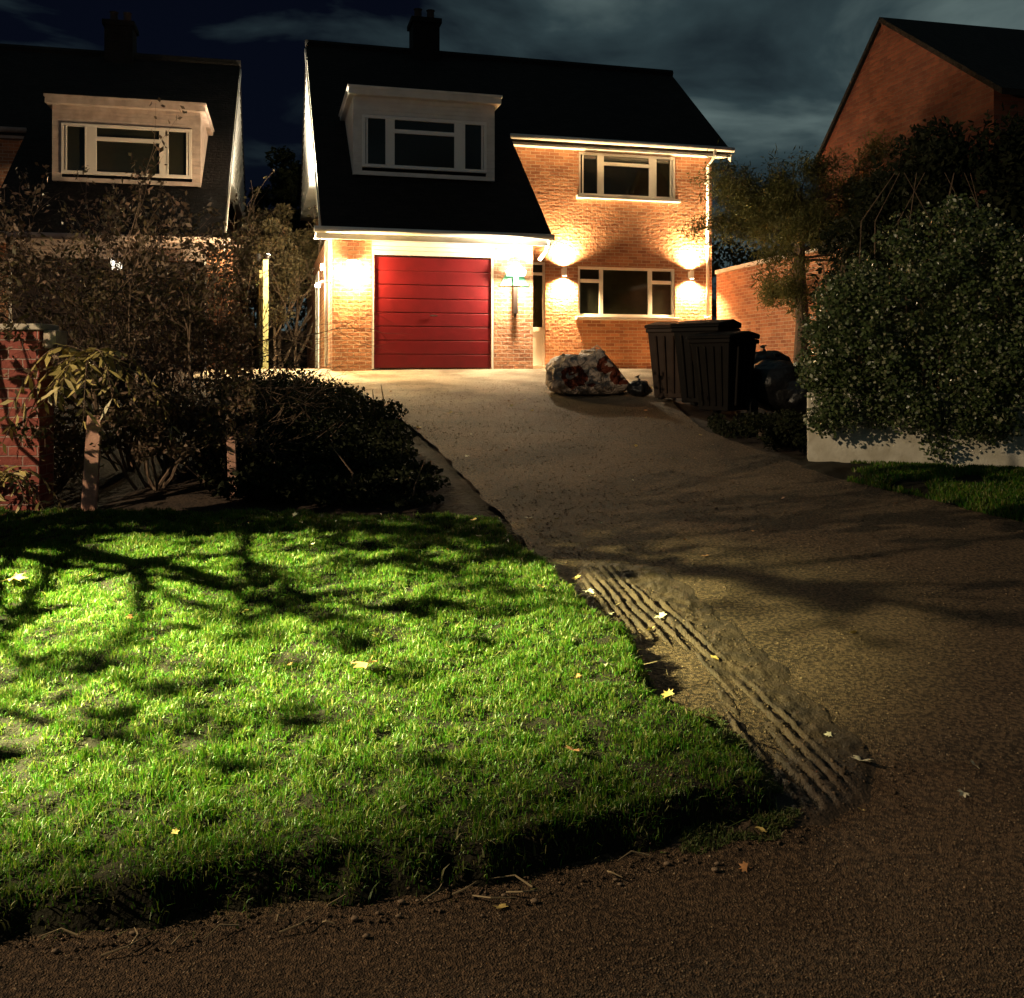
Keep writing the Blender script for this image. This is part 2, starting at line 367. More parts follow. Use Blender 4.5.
ny, nx = Yd.shape; i = np.arange(ny - 1)[:, None] * nx + np.arange(nx - 1)[None, :]
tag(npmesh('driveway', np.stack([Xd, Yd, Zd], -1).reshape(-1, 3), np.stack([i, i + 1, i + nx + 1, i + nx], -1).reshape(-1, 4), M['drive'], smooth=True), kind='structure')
def dz(x, y): return g(y) + .006 + float(.035 * fbm(np.array(x), np.array(y), .9, 4, 3) * np.clip((y - 3.4), 0, 1) * np.clip((17.6 - y), 0, 1))

# ---- lawn bank
LP = [(-12, .4), (-3, 2.1), (-1.32, 2.50), (-.97, 2.57), (-.59, 2.70), (-.18, 2.78), (.26, 2.88), (.62, 3.04), (.90, 3.16), (.93, 3.38), (.80, 3.62), (.62, 3.95), (.60, 4.6), (.38, 5.28), (.02, 6.3), (-.05, 6.75), (-1.9, 6.95), (-12, 7.0)]
def turf_h(X, Y):
    d = poly_sd(X, Y, LP) + .16 * fbm(X, Y, 4.5, 3, 21) + .05 * fbm(X, Y, 16, 2, 22)
    s = np.clip((d + .02) / .11, 0, 1); s = s * s * (3 - 2 * s)
    return G(Y) - .03 + s * .125 + s * (.06 * fbm(X, Y, 2.2, 3, 23) + .06 * fbm(X, Y, 9, 3, 25)) + .02 * fbm(X, Y, 26, 2, 24), d
M['turf'] = mat('turf_soil', (.016, .013, .006), 1, (.010, .009, .004), 14, .012, 70)
tag(grid('lawn_soil', np.arange(-9, 1.3, .03), np.arange(1.0, 7.9, .03), lambda X, Y: turf_h(X, Y)[0], M['turf'],
     keep=lambda X, Y: poly_sd(X, Y, LP) > -.3), kind='structure')
def blades(name, X, Y, Z, material, hmin, hmax, w0, label, lean=.5, hs=1.0):
    n = len(X); h = rng.uniform(hmin, hmax, n) * hs; w = w0 * rng.uniform(.7, 1.4, n) * (1 + .07 * np.maximum(Y - 3, 0))
    a = rng.uniform(0, 2 * np.pi, n); s = np.stack([np.cos(a), np.sin(a), 0 * a], 1) * w[:, None] * .5
    b = rng.uniform(0, 2 * np.pi, n); ll = np.abs(rng.normal(0, lean, n)); D = np.stack([np.cos(b) * ll, np.sin(b) * ll, 0 * b], 1)
    P = np.stack([X, Y, Z], 1); up = np.array([0, 0, 1.])
    m = P + (up * .6 + D * .35) * h[:, None]; t = P + (up * (1 - .25 * ll[:, None]) + D) * h[:, None]
    V = np.stack([P - s, P + s, m + s * .85, m - s * .85, t], 1).reshape(-1, 3); k = np.arange(n)[:, None] * 5
    F = np.concatenate([k + np.array([0, 1, 2]), k + np.array([0, 2, 3]), k + np.array([3, 2, 4])], 0)
    return tag(npmesh(name, V, F, material), label, None, None, 'stuff')
M['grass'] = leafmat('lawn_grass', [(.022, .10, .004), (.042, .16, .005), (.085, .21, .008), (.04, .10, .004), (.16, .22, .02), (.05, .08, .01), (.30, .28, .10)], .45, .4, .35)
M['grassdark'] = leafmat('rough_grass', [(.04, .07, .015), (.07, .12, .02), (.13, .12, .05), (.06, .08, .02)], .6, .3, .2)
n = 800000
X = rng.uniform(-5.2, 1.1, n); Y = rng.uniform(2.0, 7.6, n) 
vis = (np.abs(X) < Y * .58 + .35); X, Y = X[vis], Y[vis]
Z, d = turf_h(X, Y)
pn = .55 * fbm(X, Y, 6, 3, 31) + .9 * fbm(X, Y, 20, 2, 33) + .5
dens = np.clip(d / .06, 0, 1) * np.clip(.85 + 2.0 * (pn - .45), .62, 1)
k = rng.uniform(0, 1, len(X)) < dens
X, Y, Z, pn, d = X[k], Y[k], Z[k], pn[k], d[k]
g1 = blades('grass', X, Y, Z - .004, M['grass'], .012, .036, .0032, 'bright green short lawn grass on the raised verge', lean=.75, hs=np.clip(-.1 + 2.2 * pn, .25, 2.1))
# ragged weeds and straw along the kerb side of the turf
n = 26000; X = rng.uniform(-3, 1.1, n); Y = rng.uniform(2.1, 7.4, n); Z, d = turf_h(X, Y)
k = (np.abs(d - .02) < .11) & (rng.uniform(0, 1, n) < .75) & (fbm(X, Y, 5, 2, 40) > -.05); X, Y, Z = X[k], Y[k], Z[k]
blades('weeds', X, Y, Z - .003, M['grassdark'], .02, .06, .0055, 'ragged dark weeds along the broken lawn edge', lean=.9)

# ---- mud with tyre ruts beside the lawn
MP = [(.42, 6.0), (.95, 5.9), (1.15, 4.9), (1.30, 4.1), (1.40, 3.55), (1.24, 3.22), (.92, 3.10), (.5, 2.98), (.45, 3.9), (.5, 4.6), (.3, 5.3)]
TA = [(.50, 5.85), (.62, 5.2), (.74, 4.58), (.76, 4.1), (.74, 3.5)]; TB = [(.72, 5.2), (.84, 4.71), (1.02, 3.87), (1.14, 3.2)]
def linedist(X, Y, T):
    tx = np.interp(Y, [p[1] for p in T][::-1], [p[0] for p in T][::-1]); return X - tx, (Y > T[-1][1]) & (Y < T[0][1])
def mud_h(X, Y):
    d = poly_sd(X, Y, MP) + .14 * fbm(X, Y, 6, 3, 51)
    s = np.clip((d + .03) / .24, 0, 1); s = s * s * (3 - 2 * s)
    h = .020 + .024 * fbm(X, Y, 6, 3, 52) + .030 * fbm(X, Y, 26, 5, 53) + .012 * np.clip(fbm(X, Y, 12, 2, 54), 0, 1)
    for T, offs in ((TA, (-.15, -.10, -.05, .01, .06, .11)), (TB, (-.17, -.11, -.05, .01, .065))):
        q, ok = linedist(X, Y, T); q = q + .03 * fbm(X, Y, 3, 3, 55) + .012 * fbm(X, Y, 22, 2, 56)
        fl = np.exp(-(q / .16) ** 2) * ok
        h = h * (1 - .35 * fl) + .010 * fl
        for o_ in offs:
            wv = 2.5 * np.clip(vnoise(X + 9 * o_, Y, 3, 57) - .05, 0, 1) * np.clip(1.5 * vnoise(X + 5 * o_, Y, 14, 58), .3, 1); h = h - ok * wv * .030 * np.exp(-((q - o_) / .008) ** 2) + ok * wv * .011 * np.exp(-((q - o_ - .017) / .010) ** 2)
    h = h - .10 * np.exp(-(((X - .69) / .14) ** 2 + ((Y - 4.25) / .36) ** 2)) - .03 * np.exp(-(((X - .97) / .05) ** 2 + ((Y - 3.75) / .35) ** 2))
    base = G(Y) + .006 + .035 * fbm(X, Y, .9, 4, 3) * np.clip(Y - 3.4, 0, 1)
    return base - .012 + np.clip(s * 4, 0, 1) * .014 + s * np.maximum(h - .012, -.012)
M['mud'] = mat('rutted_mud', (.060, .038, .020), .7, (.028, .018, .010), 9, .008, 90, spec=.4)
tag(grid('mud', np.arange(.1, 1.8, .009), np.arange(2.8, 6.0, .011), mud_h, M['mud'], keep=lambda X, Y: poly_sd(X, Y, MP) > -.12), kind='structure')
n = 36000; X = rng.uniform(.5, 1.25, n); Y = rng.uniform(2.95, 3.95, n); k = (poly_sd(X, Y, [(.5, 2.93), (.95, 3.05), (1.14, 3.3), (1.05, 3.65), (.8, 3.98), (.5, 4.05)]) + .22 * fbm(X, Y, 7, 3, 61) > .02) & (fbm(X, Y, 9, 2, 60) > -.10)
X, Y = X[k], Y[k]; q1, _ = linedist(X, Y, TB); k = (np.abs(q1 + .05) > .14); X, Y = X[k], Y[k]
blades('grass', X, Y, mud_h(X, Y) - .003, M['grassdark'], .012, .030, .0035, 'sparse trampled grass on the muddy verge corner', lean=.8)
def crumbs(name, X, Y, Z, r, material, label):
    n = len(X); P = np.stack([X, Y, Z], 1); r = (r * rng.uniform(.5, 1.6, n))[:, None]
    o6 = np.array([[1, 0, 0], [0, 1, 0], [-1, 0, 0], [0, -1, 0], [0, 0, .7], [0, 0, -.5]])
    V = np.stack([P + (o6[j] * rng.uniform(.6, 1.3, (n, 3)) + rng.normal(0, .15, (n, 3))) * r for j in range(6)], 1).reshape(-1, 3)
    k = np.arange(n)[:, None] * 6
    F = np.concatenate([k + np.array(t_) for t_ in ((0, 1, 4), (1, 2, 4), (2, 3, 4), (3, 0, 4), (1, 0, 5), (2, 1, 5), (3, 2, 5), (0, 3, 5))], 0)
    return tag(npmesh(name, V, F, material), label, None, None, 'stuff')
n = 60000; Y = 2.2 + 13.5 * rng.uniform(0, 1, n) ** 1.7; X = rng.uniform(-.56, .56, n) * Y
k = ((Y < 3.3) | ((X > DL(Y)) & (X < DR(Y)))) & (fbm(X, Y, 1.8, 3, 81) > rng.uniform(-.35, .25, n)); X, Y = X[k], Y[k]
crumbs('gravel', X, Y, np.where(Y < 3.5, G(Y), G(Y) + .006 + .035 * fbm(X, Y, .9, 4, 3) * np.clip(Y - 3.4, 0, 1) * np.clip(17.6 - Y, 0, 1)) + .001, .0010 + .0007 * np.minimum(Y, 7), leafmat('grit', [(.05, .03, .018), (.14, .095, .055), (.09, .06, .035), (.28, .2, .12)], .8, .3, 0), 'loose brown grit scattered over the road and driveway')
n = 26000; X = rng.uniform(-3, 1.5, n); Y = rng.uniform(2.2, 7.2, n); Zt, d = turf_h(X, Y); dm_ = poly_sd(X, Y, MP)
k = ((np.abs(d + .03) < .10) | ((dm_ > -.08) & (fbm(X, Y, 8, 2, 83) > 0))) & (rng.uniform(0, 1, n) < .7); X, Y, Zt, dm_ = X[k], Y[k], Zt[k], dm_[k]
crumbs('soil_crumbs', X, Y, np.maximum(Zt, np.where(dm_ > 0, mud_h(X, Y), G(Y) + .004)), .0055, leafmat('soil_crumb', [(.045, .03, .018), (.09, .06, .035), (.03, .02, .012), (.16, .11, .07)], .9, .2, 0), 'crumbs of soil broken off the lawn edge and mud')
# right-hand verge
VP = [(2.5, 8.9), (2.75, 8.3), (3.2, 7.75), (3.6, 6.95), (5.5, 6.3), (9, 6.0), (9, 8.6), (4.6, 8.75), (2.9, 9.25)]
def verge_h(X, Y):
    d = poly_sd(X, Y, VP) + .25 * fbm(X, Y, 2.5, 3, 71); s = np.clip(d / .3, 0, 1)
    return G(Y) - .02 + s * .07 + .02 * fbm(X, Y, 8, 2, 72), d
tag(grid('verge', np.arange(2.2, 8, .06), np.arange(5.8, 9.6, .06), lambda X, Y: verge_h(X, Y)[0], M['turf'], keep=lambda X, Y: poly_sd(X, Y, VP) > -.2), kind='structure')
n = 90000; X = rng.uniform(2.5, 6, n); Y = rng.uniform(6.1, 9.1, n); Z, d = verge_h(X, Y); k = (d > .05) & (fbm(X, Y, 3, 3, 73) > -.12 - .2 * (X - 3.4)); X, Y, Z = X[k], Y[k], Z[k]
blades('grass', X, Y, Z, M['grass'], .02, .06, .006, 'dim green grass verge below the ivy hedge')

# ------------------------------------------------------------------ HOUSES
SL, Z0 = .82, 2.87              # roof slope and height at the garage front plane
def rz_(v): return Z0 + SL * v
VR = 6.2
def window(house, m, u0, u1, z0, z1, v, layout, sill=True, curtain=None, fm='upvc'):
    """layout: list of (ua, ub, transom height or None) bays"""
    mb = MB(m); f = .065; d0, d1 = v - .02, v + .06
    mb.box(u0, u1, d0, d1, z0, z0 + f); mb.box(u0, u1, d0, d1, z1 - f, z1); mb.box(u0, u0 + f, d0, d1, z0 + f, z1 - f); mb.box(u1 - f, u1, d0, d1, z0 + f, z1 - f)
    for a, b in zip(layout[:-1], layout[1:]): mb.box(a[1], b[0], d0, d1, z0 + f, z1 - f)
    for a in layout:
        if a[2]: mb.box(a[0], a[1], d0 - .004, d1, a[2] - .04, a[2] + .04)
        # casement bead
        zb = a[2] + .04 if a[2] else z0 + f
        if a[3]:
            for (x0, x1, y0, y1) in ((a[0], a[0] + .03, z0 + f, z1 - f), (a[1] - .03, a[1], z0 + f, z1 - f)): mb.box(x0, x1, d0 - .012, d0 + .03, y0, y1)
    w = mb.build('window', M[fm], house, bevel=.006)
    for a in layout:
        spans = [(z0 + f, (a[2] - .04)), ((a[2] + .04), z1 - f)] if a[2] else [(z0 + f, z1 - f)]
        for s0, s1 in spans: MB(m).box(a[0], a[1], v + .02, v + .028, s0, s1).build('pane', curtain or M['glass'], w)
    if sill: MB(m).box(u0 - .07, u1 + .07, v - .19, v + .02, z0 - .075, z0 - .003).build('sill', M['white'], w, bevel=.008)
    return w
def wallpanel(mb, u0, u1, v, th, z0, z1, holes):
    """wall in a v-plane, cut round the holes (ua,ub,za,zb)"""
    us = sorted({u0, u1, *[h[0] for h in holes], *[h[1] for h in holes]}); zs = sorted({z0, z1, *[h[2] for h in holes], *[h[3] for h in holes]})
    for a, b in zip(us[:-1], us[1:]):
        run = None
        for c, d in zip(zs[:-1], zs[1:]):
            hole = any(h[0] <= (a + b) / 2 <= h[1] and h[2] <= (c + d) / 2 <= h[3] for h in holes)
            if hole:
                if run: mb.box(a, b, v, v + th, *run); run = None
            else: run = (run[0], d) if run else (c, d)
        if run: mb.box(a, b, v, v + th, *run)
def chalet(name, label, loc, rz, m, wallmat, pill, door, fl, dormer, uR=9.44, lit=True):
    clad = M['clad'] if lit else M['dimclad']; white = M['white'] if lit else M['dimclad']
    H = thing(name, label, 'house', loc, rz)
    P1, P2, P3, P4 = pill       # pillar edges u
    # walls
    mb = MB(m)
    mb.box(P1, P2, 0, .3, -.05, 2.44); mb.box(P3, P4, 0, .3, -.05, 2.44)
    w1 = [(6.1, 8.52, 4.0, 5.03 - .01), (6.08, 8.5, 1.21, 2.38)]
    wallpanel(mb, 4.25, uR, 3.2, .28, -.05, 5.03, w1 + [(4.95, 5.3, -.05, 2.45)])
    mb.box(P1, P1 + .25, .3, 10.6, -.05, 2.6)                      # flank
    mb.box(uR - .28, uR, 3.48, 10.6, -.05, 5.0)
    mb.box(P1 + .25, uR - .28, 10.35, 10.6, -.05, 4.6)
    mb.prism_x([(3.3, 5.0), (10.6, 5.0), (6.95, 7.8), (6.2, 7.8)], uR - .28, uR)
    mb.box(P4 - .25, P4, .3, 3.2, -.05, 2.5)
    mb.build('wall', wallmat, H)
    # roof
    def slab(prof_v0, prof_v1, u0, u1, th=.11):
        return [(prof_v0, rz_(prof_v0) - th), (prof_v1, rz_(prof_v1) - th), (prof_v1, rz_(prof_v1)), (prof_v0, rz_(prof_v0))], u0, u1
    rb = MB(m)
    rb.prism_x(*slab(-.38, VR, .08, 4.36)); rb.prism_x(*slab(2.78, VR, 4.362, 9.72))
    zb = rz_(VR) - SL * (12.6 - VR)
    rb.prism_x([(VR, rz_(VR) - .11), (12.6, zb - .11), (12.6, zb), (VR, rz_(VR))], .08, 9.72)
    roof = rb.build('roof', M['tile'], H)
    MB(m).tube([(.06, VR, rz_(VR) + .0), (9.74, VR, rz_(VR) + .0)], .11, 8).build('ridge_tile', M['tile'], roof)
    cu = 3.0
    cb = MB(m).box(cu - .33, cu + .33, VR - .35, VR + .35, 7.5, 8.62); cb.box(cu - .38, cu + .38, VR - .4, VR + .4, 8.62, 8.74)
    ch = cb.build('chimney', M['brick_unlit'], roof)
    pb = MB(m)
    for q in (-.16, .16): pb.tube([(cu + q, VR, 8.74), (cu + q, VR, 9.02), (cu + q, VR, 9.05)], [.10, .09, .115], 10)
    pb.build('chimney_pot', M['clay'], roof)
    # gable cladding on the flank (overhangs the brick)
    def gz(v): return rz_(v) if v < VR else rz_(VR) - SL * (v - VR)
    zc = 4.28; va = (zc - Z0) / SL
    gb = MB(m); nb = 24; hh = (rz_(VR) - .13 - zc) / nb
    for i in range(nb):
        z0, z1 = zc + i * hh, zc + (i + 1) * hh - .002
        a0 = (z0 + .13 - Z0) / SL; a1 = (z1 + .13 - Z0) / SL
        gb.add([(.10, a0, z0), (.10, 2 * VR - a0, z0), (.115, a1, z1), (.115, 2 * VR - a1, z1), (P1 + .25, a0, z0), (P1 + .25, 2 * VR - a0, z0), (P1 + .25, a1, z1), (P1 + .25, 2 * VR - a1, z1)],
               [(0, 2, 3, 1), (0, 1, 5, 4), (2, 6, 7, 3), (4, 5, 7, 6), (0, 4, 6, 2), (1, 3, 7, 5)])
    gb.build('gable_cladding', M['white'], H)
    vb = MB(m); vb.prism_x([(-.38, rz_(-.38) - .30), (VR, rz_(VR) - .30), (VR, rz_(VR) - .112), (-.38, rz_(-.38) - .112)], .05, .075)
    vb.build('bargeboard', M['white'], H); vb = MB(m)
    vb.prism_x([(2.78, rz_(2.78) - .30), (VR, rz_(VR) - .30), (VR, rz_(VR) - .112), (2.78, rz_(2.78) - .112)], 9.723, 9.75)
    vb.build('bargeboard', M['white'], H)
    # low eaves: fascia, soffit, gutter
    fb = MB(m); fb.box(-.02, 4.36, -.36, -.335, 2.33, 2.50); fb.box(-.02, 4.36, -.335, 0, 2.445, 2.47); fb.box(P1 - .3, P1, 0, .6, 2.445, 2.47)
    fa = fb.build('fascia', white, H)
    MB(m).tube([(-.05, -.42, 2.49), (4.40, -.42, 2.49)], .058, 8).build('gutter', white, fa, smooth=True)
    # planked panel over the garage door
    pbm = MB(m)
    for i in range(4): pbm.box(P2 + .003, P3 - .003, -.02 + .004 * (i % 2), .05, 2.12 + i * .08, 2.12 + (i + 1) * .08 - .006)
    pbm.build('header_panel', clad, H)
    # high eaves
    fb = MB(m); fb.box(4.362, 9.72, 2.80, 2.826, 4.98, 5.16); fb.box(4.362, 9.72, 2.826, 3.2, 5.03, 5.055)
    fa = fb.build('fascia', white, H)
    MB(m).tube([(4.36, 2.74, 5.15), (9.78, 2.74, 5.15)], .06, 8).build('gutter', white, fa, smooth=True)
    fb = MB(m).tube([(9.3, 2.74, 5.1), (9.3, 2.80, 4.95), (9.3, 3.13, 4.82), (9.3, 3.13, .1)], .042, 8)
    for z in (1.2, 2.9, 4.4): fb.box(9.24, 9.36, 3.09, 3.2, z, z + .05)
    fb.build('downpipe', M['white'], H, smooth=True)
    fb = MB(m).tube([(4.32, -.40, 2.45), (4.30, -.2, 2.24), (4.22, -.06, 2.10)], .04, 8).build('downpipe', M['white'], H)
    # windows
    window(H, m, 6.1, 8.52, 4.0, 5.02, 3.27, [(6.2, 6.60, None, 1), (6.73, 7.86, 4.77, 0), (8.01, 8.42, None, 1)])
    window(H, m, 6.08, 8.5, 1.21, 2.37, 3.27, [(6.16, 6.62, 2.04, 0), (6.71, 7.83, None, 0), (7.93, 8.42, 2.04, 0)])
    # front door beside the garage, set in the tall wall
    D = MB(m); D.box(4.95, 5.0, 3.24, 3.34, 0, 2.44); D.box(5.25, 5.30, 3.24, 3.34, 0, 2.44); D.box(5.0, 5.25, 3.24, 3.34, 2.38, 2.44); D.box(5.0, 5.25, 3.24, 3.34, .85, .95); D.box(5.0, 5.25, 3.26, 3.33, .08, .85); D.box(4.9, 5.34, 3.05, 3.34, 0, .08)
    D.box(4.95, 5.30, 3.24, 3.34, 2.14, 2.2)
    df = D.build('front_door_sidelight', M['upvc'], H, bevel=.005)
    MB(m).box(5.0, 5.25, 3.29, 3.3, .95, 2.14).build('pane', M['glass'], df); MB(m).box(5.0, 5.25, 3.29, 3.3, 2.2, 2.38).build('pane', M['glass'], df)
    # garage door
    gd = MB(m); nsec = 8; h = 2.08 / nsec
    for i in range(nsec): gd.box(P2 + .04, P3 - .04, .06, .12, .02 + i * h, .02 + (i + 1) * h - .014)
    gd.box(P2 + .04, P3 - .04, .085, .13, .02, 2.1)
    gdo = gd.build('garage_door', door, H, bevel=.008)
    if lit: MB(m).tube([((P2 + P3) / 2 - .07, .02, 1.0), ((P2 + P3) / 2 + .07, .02, 1.0)], .014, 6).build('handle', M['black'], gdo)
    for x0 in (P2 + .002, P3 - .04): MB(m).box(x0, x0 + .038, .01, .14, 0, 2.115).build('door_jamb', M['white'], H)
    # flat-roofed dormer
    a, b, vf = dormer
    db = MB(m); zb_, zt = 3.78, 5.30
    vend = (zt - Z0) / SL
    for i in range(18):      # planked front above and beside the window
        z0, z1 = zb_ + i * (zt - zb_) / 18, zb_ + (i + 1) * (zt - zb_) / 18 - .004
        o_ = .004 * (i % 2)
        for (x0, x1) in ((a, b),) if (z0 > 4.95 or z1 < 3.93) else ((a, a + .17), (b - .17, b)): db.box(x0, x1, vf - o_, vf + .05, z0, z1)
    vlow = max(vf + .06, (zb_ - Z0) / SL)
    for x0, x1 in ((a, a + .06), (b - .06, b)): db.prism_x([(vf + .05, zb_), (vlow, zb_), (vend, zt), (vf + .05, zt)], x0, x1)
    dm = db.build('dormer', clad, H)
    rb = MB(m).box(a - .10, b + .10, vf - .16, vend + .25, 5.30, 5.44); rb.box(a - .12, b + .12, vf - .18, vend + .2, 5.42, 5.47)
    rb.build('dormer_roof', clad, dm)
    c0, c1 = a + .17, b - .17; L_ = c1 - c0
    window(H, m, c0, c1, 3.93, 4.95, vf - .01, [(c0 + .08, c0 + .17 * L_ + .06, None, 1), (c0 + .255 * L_, c1 - .265 * L_, 4.66, 0), (c1 - .19 * L_, c1 - .08, None, 1)], sill=False, fm='upvc' if lit else 'dimframe')
    return H
AZ = R(14.5)
HM = chalet('chalet_house', 'brick chalet house with lit wall lamps and a red garage door', (-3.566, 17.466, 1.5), AZ, 1, M['brick'],
            (.29, 1.01, 3.33, 4.10), M['red'], None, (.76, 3.58, 1.0))
HL = chalet('chalet_house', 'unlit chalet house behind shrubs with a pale dormer on its dark roof', (-5.62, 19.05, 1.5), R(13.1), -1, M['brick'],
            (.02, .42, 4.0, 4.3), M['darkdoor'], None, (.62, 3.46, 1.0), uR=9.44, lit=False)
def hp(u, v, z):   # main-house local point to world
    return Vector((-3.566 + math.cos(AZ) * u - math.sin(AZ) * v, 17.466 + math.sin(AZ) * u + math.cos(AZ) * v, 1.5 + z))
# neighbour on the right
NH = thing('brick_house', 'dark red brick house at the right with its gable end in view', 'house', (6.4, 20, 1.5), R(-77.35))
L5 = 5.13
mb = MB(); mb.prism_x([(0, 0), (0, 0), (0, 0)], 0, 0) if False else None
pts = [(0, 0, -.1), (L5, 0, -.1), (L5, 0, 4.38), (L5 * .43, 0, 6.42), (0, 0, 4.33)]
mb.add([(x, y, z) for x, y, z in pts] + [(x, 9, z) for x, y, z in pts], [(0, 1, 2, 3, 4), (9, 8, 7, 6, 5), (1, 0, 5, 6), (2, 1, 6, 7), (4, 9, 5, 0), (3, 2, 7, 8), (4, 3, 8, 9)])
mb.build('wall', M['brick_far'], NH)
rb = MB()
for (xa, za, xb, zb) in ((-.25, 4.11, L5 * .43, 6.44), (L5 * .43, 6.44, L5 + .25, 4.22)):
    d = .10
    v = [(xa, -.06, za), (xb, -.06, zb), (xb, -.06, zb + d), (xa, -.06, za + d)]
    rb.add(v + [(x, 9.2, z) for x, _, z in v], [(3, 2, 1, 0), (4, 5, 6, 7), (0, 1, 5, 4), (2, 3, 7, 6), (1, 2, 6, 5), (3, 0, 4, 7)])
rb.build('roof', M['tile'], NH)

# ------------------------------------------------------------------ wall lamps
WARM = (1, .66, .30)
glow = emit('lamp_glow', (1, .80, .50), 22)
def updown(u, z, label, up=820, dn=740):
    p = hp(u, 3.2, z); T = thing('wall_lamp', label, 'wall lamp', p, AZ, 'up and down lamps beside the lower window')
    b = MB(); b.tube([(0, -.12, -.10), (0, -.12, .10)], .05, 14, cap=False); b.box(-.035, .035, -.08, 0, -.06, .06); b.box(-.05, .05, -.012, 0, -.08, .08)
    b.build('lamp_body', M['upvc'], T)
    for s in (-1, 1): MB().tube([(0, -.12, s * .07), (0, -.12, s * .10)], .043, 14).build('bulb', glow, T)
    for s, e_ in ((1, up), (-1, dn)):
        lamp('lamp_light', 'SPOT', (0, -.10, s * .16), e_, WARM, T, size=.04, angle=150, blend=1, dirv=(0, .25, s))
updown(5.72, 2.22, 'black up and down lamp between the front door and the lower window')
updown(8.87, 2.23, 'black up and down lamp between the lower window and the downpipe')
T = thing('wall_lamp', 'round white lamp glaring on the brick pillar left of the garage', 'wall lamp', hp(.65, 0, 1.88), AZ)
MB().tube([(0, 0, 0), (0, -.03, 0)], .09, 16).build('back_plate', M['upvc'], T)
b = MB(); b.tube([(0, -.10, .10), (0, -.10, .07), (0, -.10, 0), (0, -.10, -.07), (0, -.10, -.10)], [.03, .08, .10, .08, .03], 16); b.build('globe', emit('hot_globe', (1, .82, .50), 60), T, smooth=True)
MB().tube([(0, -.10, .10), (0, -.10, .125)], [.10, .05], 16).build('cap', M['upvc'], T)
lamp('lamp_light', 'POINT', (0, -.17, -.08), 330, (1, .66, .26), T, size=.06)
T = thing('wall_lantern', 'green glass lantern with a dark hanging bracket right of the garage', 'wall lamp', hp(3.72, 0, 1.86), AZ)
b = MB(); b.frustum((-.17, .17, -.26, -.02), (-.03, .03, -.14, -.10), .0, .17); b.build('shade', emit('lit_shade', (.9, 1, .85), 14), T)
b = MB(); b.frustum((-.15, .15, -.24, -.03), (-.17, .17, -.26, -.02), -.09, -.002); b.build('lantern_glass', emit('green_lit_glass', (.30, .85, .50), 1.6), T)
b = MB(); b.frustum((-.29, .29, -.03, 0), (-.17, .17, -.03, 0), -.27, -.06); b.build('back_plate', M['green'], T)
b = MB(); b.box(-.035, .035, -.16, -.10, -.27, -.095); b.build('stem', M['white'], T)
b = MB(); b.box(-.04, .04, -.14, -.03, -.80, -.272); b.tube([(0, -.09, -.80), (0, -.09, -.88)], [.035, .01], 8); b.build('bracket', M['darkdoor'], T)
lamp('lamp_light', 'POINT', (0, -.32, -.02), 280, (1, .80, .52), T, size=.06)
# side passage floodlight and security lamp
T = thing('flood_light', 'small bright flood light on the side wall by the passage', 'wall lamp', hp(.29, .9, 1.95), AZ)
b = MB(); b.box(-.14, -.03, -.08, .08, -.06, .06); b.box(-.03, 0, -.03, .03, -.03, .03); b.build('lamp_body', M['upvc'], T)
MB().box(-.150, -.141, -.06, .06, -.045, .045).build('lens', emit('flood_lens', (1, .9, .7), 30), T)
lamp('lamp_light', 'POINT', (-.30, 0, .0), 500, (1, .80, .46), T, size=.05)
T = thing('security_light', 'white security light on a stalk under the flood light', 'wall lamp', hp(.29, .35, 1.62), AZ)
b = MB(); b.tube([(0, 0, 0), (-.16, 0, 0), (-.24, 0, -.05)], .02, 8); b.build('stalk', M['white'], T)
MB().tube([(-.24, 0, -.03), (-.24, 0, -.06), (-.24, 0, -.10)], [.02, .05, .045], 12).build('bulb', emit('security_bulb', (1, .95, .8), 18), T)
MB().tube([(.22, .55, 2.4), (.22, .55, .05)], .035, 8).build('downpipe', M['white'], HM, smooth=True)
MB().box(.262, .29, 4.2, 4.3, 0, 2.2).box(.262, .29, 5.2, 5.3, 0, 2.2).box(.262, .29, 4.3, 5.2, 2.1, 2.2).box(.27, .29, 4.3, 5.2, .02, 2.1).build('side_door', M['upvc'], HM)
T = thing('flood_light', 'added twin headed flood light hidden on the fence post, lighting both gables', 'flood light', (-5.12, 19.75, 3.62), 0)  # added out of sight to brighten the gable cladding of both houses
MB().tube([(0, 0, -.12), (0, 0, .10)], .02, 8).build('stem', M['black'], T)
for s_, tg in ((1, hp(.1, 3.2, 5.4)), (-1, Vector((-5.75, 22.6, 7.0)))):
    q = Vector((.09 * s_, 0, .16)); dv = (tg - Vector((-5.12, 19.75, 3.78))).normalized()
    MB().tube([q - dv * .05, q, q + dv * .07], [.03, .05, .065], 12).build('lamp_head', M['black'], T)
    MB().tube([q + dv * .071, q + dv * .076], .055, 12).build('lens', emit('flood_head_lens', (1, .9, .72), 20), T)
    lamp('lamp_light', 'SPOT', q + dv * .10, (4200 if s_ > 0 else 1700), (1, .86, .62), T, size=.05, angle=(90 if s_ > 0 else 40), blend=.7, dirv=dv)
# lamp added on the hidden right flank to light the boundary wall
T = thing('wall_lamp', 'added unseen lamp on the far right side wall facing the boundary wall', 'wall lamp', hp(9.44, 4.1, 2.15), AZ)
b = MB(); b.tube([(.12, 0, -.1), (.12, 0, .1)], .05, 12, cap=False); b.box(0, .08, -.03, .03, -.05, .05); b.build('lamp_body', M['black'], T)
MB().tube([(.12, 0, -.09), (.12, 0, .09)], .043, 12).build('bulb', glow, T)
lamp('lamp_light', 'POINT', (.30, 0, -.0), 700, WARM, T, size=.05)
